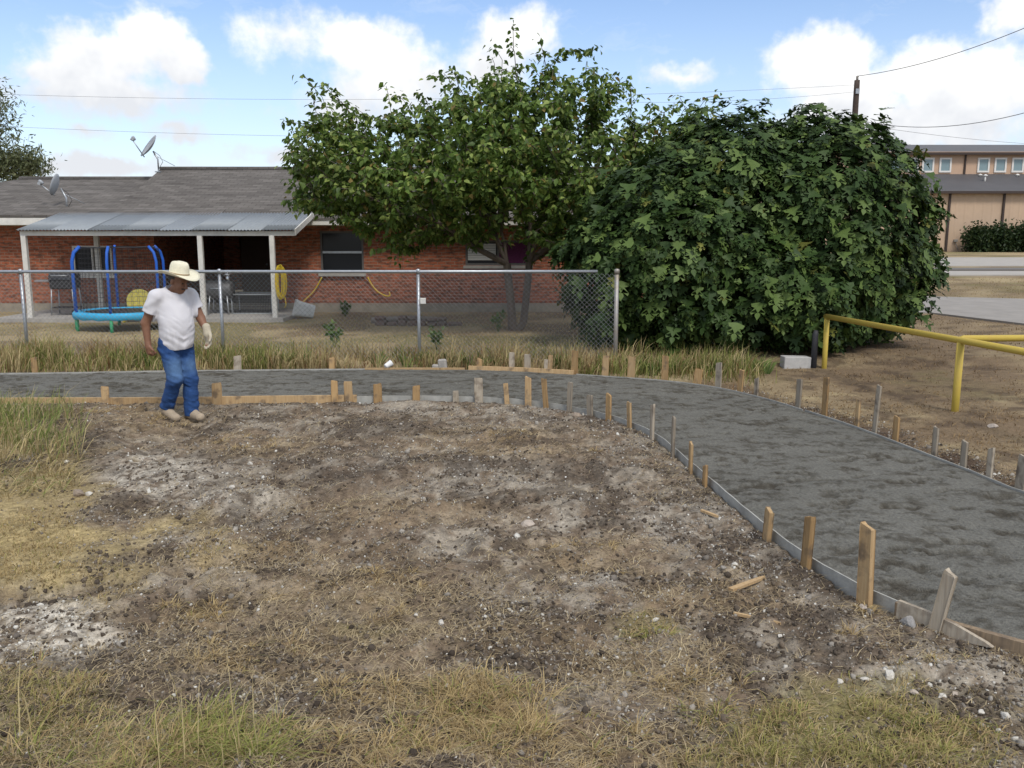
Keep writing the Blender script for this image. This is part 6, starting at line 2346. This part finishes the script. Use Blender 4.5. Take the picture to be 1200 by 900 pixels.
def lerpc(a, b, t): return np.array(a) + (np.array(b) - np.array(a)) * t[:, None]


def scatter_all():
    rs = np.random.RandomState(77)
    T, TF = stone_templates(rs)
    # ---- pebbles
    x, y = pick(rs, 150000, 2.3, 11.5)
    h, Z, fs, sd, dirt = sample(x, y)
    cl = fbm(x * 1.7, y * 1.7, 301, 4)
    p = (.18 + .9 * Z['chalk'] + .55 * sstep(.48, .66, cl) + .35 * sstep(1.0, .1, sd)) * (1 - .85 * Z['lawn']) * (1 - .6 * Z['green'])
    ok = (rs.rand(len(x)) < p) & (sd > .04) & (~fs | (sd < .6)) & (dirt > .15)
    x, y, h = x[ok], y[ok], h[ok]; zc = Z['chalk'][ok]
    n = len(x)
    sz = .0028 + .0085 * rs.rand(n) ** 2.4 + np.where(rs.rand(n) < .022, rs.uniform(.006, .016, n), 0); sz *= (.75 + .05 * y)
    t = rs.rand(n)
    C = lerpc((.15, .13, .11), (.36, .33, .285), t)
    w = rs.rand(n) < (.10 + .35 * zc); C[w] = lerpc((.46, .44, .39), (.66, .64, .58), rs.rand(w.sum()))
    k = rs.randint(4, size=n)
    V = []; off = 0
    for i in range(4):
        m = k == i
        me = scatter_mesh('pebbles', T[i], TF, rand_rot(m.sum(), rs), np.stack([x[m], y[m], h[m] + sz[m] * .25], 1), sz[m], C[m])
        o = link('pebbles', me, M_STONE); tag(o, ['small grey and white pebbles strewn over the dug soil', 'rounded gravel bits in the dug soil', 'chalky stone crumbs on the dug soil', 'fine stone chips on the dug soil'][i], 'pebbles', None, 'stuff')
    # ---- clods of soil
    x, y = pick(rs, 95000, 2.3, 11.0)
    h, Z, fs, sd, dirt = sample(x, y)
    cl = fbm(x * 2.6 + 33, y * 3.4, 171, 5, .72)
    p = (.12 + .7 * Z['dark'] + .9 * sstep(.48, .58, cl)) * (1 - .6 * Z['chalk']) * (1 - .9 * Z['lawn']) * (1 - .5 * Z['green'])
    ok = (rs.rand(len(x)) < p) & (sd > .05) & (dirt > .2)
    x, y, h = x[ok], y[ok], h[ok]; n = len(x)
    sz = .005 + .014 * rs.rand(n) ** 2 + np.where(rs.rand(n) < .02, .016, 0)
    C = lerpc((.050, .039, .030), (.17, .135, .10), rs.rand(n) ** 1.4)
    m0 = rs.rand(n) < .5
    for i, m in enumerate((m0, ~m0)):
        me = scatter_mesh('soil_clods', T[i + 1], TF, rand_rot(m.sum(), rs), np.stack([x[m], y[m], h[m] + sz[m] * .15], 1), sz[m], C[m])
        tag(link('soil_clods', me, M_STONE), ['dark crumbly clods on the dug soil', 'brown crumbs of broken soil'][i], 'soil', None, 'stuff')
    # ---- straw lying on the soil
    x, y = pick(rs, 220000, 2.3, 11.3)
    h, Z, fs, sd, dirt = sample(x, y)
    cl = fbm(x * 1.5 + 20, y * 1.5, 321, 4)
    p = (.10 + .85 * Z['straw'] + .55 * sstep(.45, .65, cl) + .3 * Z['green']) * (1 - .75 * Z['chalk'])
    ok = (rs.rand(len(x)) < p) & (sd > .03) & (~fs | (sd < .5))
    x, y, h, st = x[ok], y[ok], h[ok], Z['straw'][ok]; n = len(x)
    L = rs.uniform(.018, .075, n) + .09 * rs.rand(n) ** 3 * (1 + st)
    lean = rs.uniform(1.5, 3.2, n)
    c0 = lerpc((.22, .165, .10), (.54, .44, .27), rs.rand(n)); c1 = c0 * rs.uniform(.9, 1.4, (n, 1))
    hz = L * .32
    blades('straw_litter', np.stack([x, y, h + .001], 1), hz, rs.uniform(.0018, .0048, n) * (1 + .05 * y), lean, rs.rand(n) * 6.28, c0, c1, M_GRASS, 'dry straw and grass roots scattered over the soil', 'straw', droop=.25)
    # ---- mown tan lawn left, yellow-green turf in the foreground
    x, y = pick(rs, 240000, 2.2, 10.4, 1.0, .66, .6)
    h, Z, fs, sd, dirt = sample(x, y)
    a = np.maximum(Z['lawn'], Z['green'])
    pat = sstep(.47, .60, fbm(x * 2.6, y * 2.6, 331, 4))
    ok = (rs.rand(len(x)) < a * (.06 + .75 * pat)) & (sd > .1) & ~fs & (a > .12)
    x, y, h = x[ok], y[ok], h[ok]; g = Z['green'][ok]; n = len(x); pt = pat[ok]
    hg = rs.uniform(.018, .055, n) * (1 + .7 * g * pt)
    tan = lerpc((.22, .155, .075), (.44, .34, .165), rs.rand(n))
    grn = lerpc((.17, .165, .045), (.36, .32, .12), rs.rand(n))
    isg = rs.rand(n) < np.clip(g * .62 + .10, 0, 1)
    c0 = np.where(isg[:, None], grn, tan)
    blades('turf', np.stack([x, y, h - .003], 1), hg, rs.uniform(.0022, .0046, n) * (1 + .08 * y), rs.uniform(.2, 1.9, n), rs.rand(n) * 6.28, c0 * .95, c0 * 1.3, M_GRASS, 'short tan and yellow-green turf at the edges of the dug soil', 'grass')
    # ---- tussocks of long dry grass
    P = []; HG = []; LN = []; AZ = []; C0 = []; WD = []
    spots = []
    for (px, py, rx, ry, k, hh, green) in [(560, 840, 95, 45, 64, .17, .12), (470, 800, 90, 30, 16, .12, .05), (130, 872, 130, 45, 40, .17, .4), (275, 862, 62, 36, 30, .17, .75), (700, 870, 120, 30, 18, .11, .1), (820, 800, 60, 16, 9, .10, .05),
                                           (850, 830, 70, 30, 14, .09, .3), (420, 870, 90, 30, 22, .12, .1), (1000, 860, 180, 40, 34, .07, .6), (300, 760, 100, 20, 12, .10, .05), (160, 490, 70, 14, 12, .14, .0),
                                           (760, 735, 40, 10, 8, .07, .5), (230, 705, 40, 7, 10, .10, .05), (1015, 715, 10, 5, 3, .10, 0), (990, 740, 12, 6, 3, .09, 0), (300, 520, 50, 8, 8, .11, 0), (640, 520, 80, 10, 8, .07, 0),
                                           (420, 690, 140, 26, 16, .07, 0), (690, 650, 70, 20, 9, .07, 0), (1120, 870, 60, 25, 10, .09, .2), (60, 790, 60, 20, 8, .10, .2), (1090, 770, 60, 12, 5, .05, .2)]:
        for q in range(k):
            r_, t_ = math.sqrt(rs.rand()), rs.rand() * 6.28
            spots.append((px + rx * r_ * math.cos(t_), py + ry * r_ * math.sin(t_), hh * rs.uniform(.35, .85), green))
    gx = np.array([G0(a, b_, 0)[:2] for a, b_, *_ in spots])
    for (bx, by), (_, _, hh, green) in zip(gx, spots):
        k = rs.randint(14, 36); sp = hh * .6
        ox = rs.normal(size=k) * sp * .45; oy = rs.normal(size=k) * sp * .45
        P.append(np.stack([bx + ox, by + oy], 1)); HG.append(hh * rs.uniform(.5, 1.2, k)); LN.append(rs.uniform(.5, 2.5, k))
        AZ.append(np.arctan2(oy, ox) + rs.normal(size=k) * .9)
        dry = lerpc((.24, .165, .08), (.50, .385, .19), rs.rand(k)); grn = lerpc((.15, .17, .04), (.32, .32, .10), rs.rand(k))
        C0.append(np.where((rs.rand(k) < green)[:, None], grn, dry)); WD.append(rs.uniform(.0025, .005, k))
    P = np.vstack(P); HG = np.concatenate(HG); LN = np.concatenate(LN); AZ = np.concatenate(AZ); C0 = np.vstack(C0); WD = np.concatenate(WD)
    h, *_ = sample(P[:, 0], P[:, 1])
    blades('grass_tussocks', np.column_stack([P, h - .004]), HG, WD * (1 + .06 * P[:, 1]), LN, AZ, C0 * .95, C0 * 1.3, M_GRASS, 'tufts of long dry and green grass in the foreground soil', 'grass', droop=.36)
    # ---- tall seed stalks, lower left
    k = 46
    px = rs.uniform(20, 330, k); py = rs.uniform(835, 930, k)
    Q = np.array([G0(a, b_, 0)[:2] for a, b_ in zip(px, py)])
    h, *_ = sample(Q[:, 0], Q[:, 1])
    c = lerpc((.44, .36, .18), (.58, .48, .26), rs.rand(k))
    blades('seed_stalks', np.column_stack([Q, h]), rs.uniform(.16, .42, k), rs.uniform(.0035, .006, k), rs.uniform(.1, .5, k), rs.rand(k) * 6.28, c, c * 1.1, M_GRASS, 'thin upright seed stalks in the lower left corner', 'grass')
    # ---- tall clump, left edge
    n = 4200
    px = rs.uniform(-160, 96, n); py = 478 + 100 * rs.rand(n) ** 1.3
    Q = np.array([G0(a, b_, .05)[:2] for a, b_ in zip(px, py)])
    edge = fbm(Q[:, 0] * 2, Q[:, 1] * 2, 351, 3)
    ok = (px < 100 - 110 * np.clip(edge - .42, 0, 1) * 4 * rs.rand(n) - np.maximum(py - 545, 0) * .5); Q = Q[ok]; pxk, pyk = px[ok], py[ok]; n = len(Q)
    h, *_ = sample(Q[:, 0], Q[:, 1])
    top = (pyk < 505)
    gr = lerpc((.15, .20, .05), (.30, .34, .11), rs.rand(n)); dr = lerpc((.34, .26, .13), (.56, .46, .24), rs.rand(n))
    c = np.where((rs.rand(n) < np.where(pyk < 530, .62, .14))[:, None], gr, dr)
    hg = np.where(pyk < 540, rs.uniform(.18, .42, n), rs.uniform(.08, .24, n))
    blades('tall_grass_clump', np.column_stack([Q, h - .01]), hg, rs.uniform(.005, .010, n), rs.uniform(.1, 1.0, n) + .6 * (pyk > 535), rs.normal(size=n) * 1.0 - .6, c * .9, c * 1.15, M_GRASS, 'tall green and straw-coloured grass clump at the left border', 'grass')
    # ---- grass strip along the fence
    n = 30000
    x = rs.uniform(-10.5, 4.2, n)
    fy = np.interp(x, [-12, 1.7], [FENCE_Y0, FENCE_Y1])
    y = fy - .40 + rs.normal(size=n) * .45
    h, Z, fs, sd, dirt = sample(x, y)
    cl = fbm(x * 1.3, y * 1.3, 361, 3); c2 = fbm(x * 3.1 + 9, y * 3.1, 371, 3)
    ok = (sd > .22) & fs & (rs.rand(n) < .25 + .9 * sstep(.36, .6, c2)) & (x < 3.3 + .3 * rs.rand(n))
    x, y, h, cl, c2 = x[ok], y[ok], h[ok], cl[ok], c2[ok]; n = len(x)
    green = sstep(.40, .60, cl); green = np.maximum(green, sstep(1.5, 2.3, x))
    isg = rs.rand(n) < green * .50 + .08
    red = rs.rand(n) < .15
    gr = lerpc((.14, .17, .04), (.32, .33, .10), rs.rand(n)); dr = lerpc((.36, .27, .13), (.58, .47, .25), rs.rand(n)); rd = lerpc((.20, .10, .05), (.32, .18, .08), rs.rand(n))
    c = np.where(isg[:, None], gr, np.where(red[:, None], rd, dr))
    c = c * .95
    hg = rs.uniform(.08, .44, n) * (.15 + 1.35 * c2)
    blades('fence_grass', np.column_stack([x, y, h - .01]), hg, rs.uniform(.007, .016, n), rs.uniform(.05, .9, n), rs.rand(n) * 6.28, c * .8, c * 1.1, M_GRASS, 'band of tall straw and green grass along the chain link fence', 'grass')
    # ---- strap-leaved plants under the fig bush and here and there along the strip
    P = []; A_ = []; HG = []; LN = []
    spots = [(rs.uniform(1.6, 3.7), rs.uniform(12.35, 13.1)) for _ in range(34)] + [(rs.uniform(-7.5, 1.6), rs.uniform(12.95, 13.3)) for _ in range(40)]
    for (sx, sy) in spots:
        k = rs.randint(12, 22)
        a = rs.rand(k) * 6.28
        P.append(np.stack([sx + np.cos(a) * .04, sy + np.sin(a) * .04], 1)); A_.append(a); HG.append(rs.uniform(.18, .36, k)); LN.append(rs.uniform(.2, 1.2, k))
    P = np.vstack(P); A_ = np.concatenate(A_); HG = np.concatenate(HG); LN = np.concatenate(LN); n = len(P)
    h, Z, fs, sd, _ = sample(P[:, 0], P[:, 1])
    ok = (sd > .18) & fs
    P, A_, HG, LN, h = P[ok], A_[ok], HG[ok], LN[ok], h[ok]; n = len(P)
    c = lerpc((.07, .12, .03), (.19, .25, .07), rs.rand(n))
    blades('strap_leaf_plants', np.column_stack([P, h - .01]), HG, rs.uniform(.014, .024, n), LN, A_, c * .7, c * 1.1, M_GRASS, 'green strap-leaved plants below the fig bush and along the fence', 'plants', droop=.5)
    # ---- back yard lawn
    n = 46000
    x = rs.uniform(-16, 4.5, n); y = rs.uniform(13.6, 22.2, n)
    h, Z, fs, sd, _ = sample(x, y)
    ok = rs.rand(n) < .35 + .65 * sstep(.35, .6, fbm(x * 1.2, y * 1.2, 381, 3)); ok &= ~((y > 19.9) & (x > -11.9) & (x < -4.6))
    x, y, h = x[ok], y[ok], h[ok]; n = len(x)
    c = lerpc((.30, .225, .115), (.52, .41, .21), rs.rand(n)); g = rs.rand(n) < .16 + .25 * sstep(18.5, 21.5, y); c[g] = lerpc((.12, .14, .04), (.24, .25, .075), rs.rand(g.sum()))
    blades('yard_grass', np.column_stack([x, y, h - .005]), rs.uniform(.015, .055, n), rs.uniform(.008, .016, n), rs.uniform(.4, 1.8, n), rs.rand(n) * 6.28, c * .95, c * 1.1, M_GRASS, 'dry lawn between the fence and the house', 'grass')
    # ---- dry field on the right
    n = 150000
    x, y = pick(rs, n, 6.0, 40, 1.0, .75, 2.0)
    h, Z, fs, sd, _ = sample(x, y)
    ok = fs & (sd > .10) & (x > 2.6) & (rs.rand(n) < .25 + .75 * sstep(.38, .6, fbm(x * 1.7, y * 1.7, 391, 4)))
    x, y, h = x[ok], y[ok], h[ok]; n = len(x)
    br = (1 - sstep(17, 24, y))
    c = lerpc((.18, .115, .06), (.38, .27, .14), rs.rand(n)); tan = lerpc((.26, .20, .095), (.42, .33, .16), rs.rand(n)); c = c * br[:, None] + tan * (1 - br)[:, None]
    blades('field_grass', np.column_stack([x, y, h - .004]), rs.uniform(.015, .05, n) * (1 + .02 * y), rs.uniform(.004, .008, n) * (1 + .06 * y), rs.uniform(.4, 2.2, n), rs.rand(n) * 6.28, c * .75, c * 1.05, M_GRASS, 'short brown dry grass on the field beside the railing', 'grass')


scatter_all()


# ================================================================ SINGLE ROCKS AND WOOD SCRAPS
def rock(px, py, w_px, col, label, seed):
    rs = np.random.RandomState(seed)
    g = GP(px, py + w_px * .2)
    r = w_px * g[1] / FPX / 2
    T, TF = stone_templates(rs, 1)
    V = T[0]
    # one subdivision, roughened
    V = [v for v in V]; mid = {}
    F = []
    def m_(a, b):
        k = (min(a, b), max(a, b))
        if k not in mid:
            mid[k] = len(V); q = (V[a] + V[b]) / 2; V.append(q * rs.uniform(.98, 1.14))
        return mid[k]
    for a, b, c in TF:
        ab, bc, ca = m_(a, b), m_(b, c), m_(c, a)
        F += [(a, ab, ca), (b, bc, ab), (c, ca, bc), (ab, bc, ca)]
    V = np.array(V) * r @ rotz(rs.rand() * 6).T
    me = bpy.data.meshes.new('rock'); me.from_pydata([tuple(v) for v in V], [], F); me.update()
    o = link('rock', me, mat('rock_%s' % col, dict(w=(.55, .52, .46), g=(.27, .26, .25), b=(.27, .215, .165), p=(.42, .36, .30))[col], .9, .18, 25, .5, 60), None, g + (0, 0, r * .25))
    tag(o, label, 'rock', 'single rocks on the dug soil')


for i, a in enumerate([
    (619, 612, 20, 'p', 'largest pale pinkish rock in the middle of the dug soil'),
    (1042, 790, 19, 'w', 'flat white rock at the upper edge of the right foreground turf'),
    (1013, 796, 13, 'w', 'white rock just left of the flat one at the turf edge'),
    (984, 795, 9, 'w', 'small white stone leftmost along the right foreground turf edge'),
    (1179, 838, 15, 'w', 'white rock near the right border below the muddy board'),
    (1149, 833, 11, 'w', 'white upright stone left of the rock near the right border'),
    (1102, 827, 11, 'w', 'flat white stone in the right turf below the flat white rock'),
    (1071, 811, 12, 'p', 'pale stone right of the turf edge beside a dark clod'),
    (1119, 814, 10, 'p', 'small pale stone between the turf and the right border'),
    (1065, 727, 24, 'g', 'dark grey lump beside the foot of the whitish leaning stake'),
    (914, 746, 10, 'w', 'bright pointed white stone left of the leaning stake'),
    (921, 779, 9, 'w', 'little white stone below the bright pointed one'),
    (1012, 711, 14, 'p', 'pale stone right below the largest stake'),
    (516, 729, 12, 'w', 'white stone in the dark soil left of centre foreground'),
    (487, 721, 9, 'w', 'smaller white stone beside the one in dark soil'),
    (861, 660, 10, 'w', 'small white stone left of the brown-orange stake'),
    (104, 578, 10, 'w', 'white stone at the foot of the tall grass clump'),
    (272, 571, 10, 'w', 'white stone below and right of the man'),
    (293, 545, 9, 'w', 'smaller white stone closest below the man'),
    (92, 578, 16, 'b', 'brown earthy rock beside the tall grass clump'),
    (850, 482, 14, 'b', 'brown rock lying against the inside of the path bend'),
    (1163, 498, 12, 'p', 'pale rock on the dry field below the yellow rail')]):
    if a[0] == 850: a = (676, 486, 16, 'b', a[4])
    rock(*a, 500 + i)


def scrap(px0, py0, px1, py1, w, label, seed):
    a = GP(px0, py0); b = GP(px1, py1)
    a[2] += .015; b[2] += .015
    d = b - a; L = np.linalg.norm(d); d /= L
    s = np.array([-d[1], d[0], 0])
    m = MB(); m.prism([a - s * w, a + d * L * .8 - s * w * .9, b, a + d * L * .85 + s * w * .6, a + s * w], (0, 0, -.008), (0, 0, .008))
    o = m.build('wood_scrap', W_TAN, None, a); tag(o, label, 'wood scrap', 'splinters of wood on the soil')


scrap(856, 694, 896, 686, .018, 'long tan wood splinter on the soil left of the largest stake', 1)
scrap(860, 720, 915, 734, .007, 'thin twig on the soil below the long tan splinter', 2)
scrap(822, 603, 842, 608, .012, 'short pale wood chip left of the short slanting stake', 3)
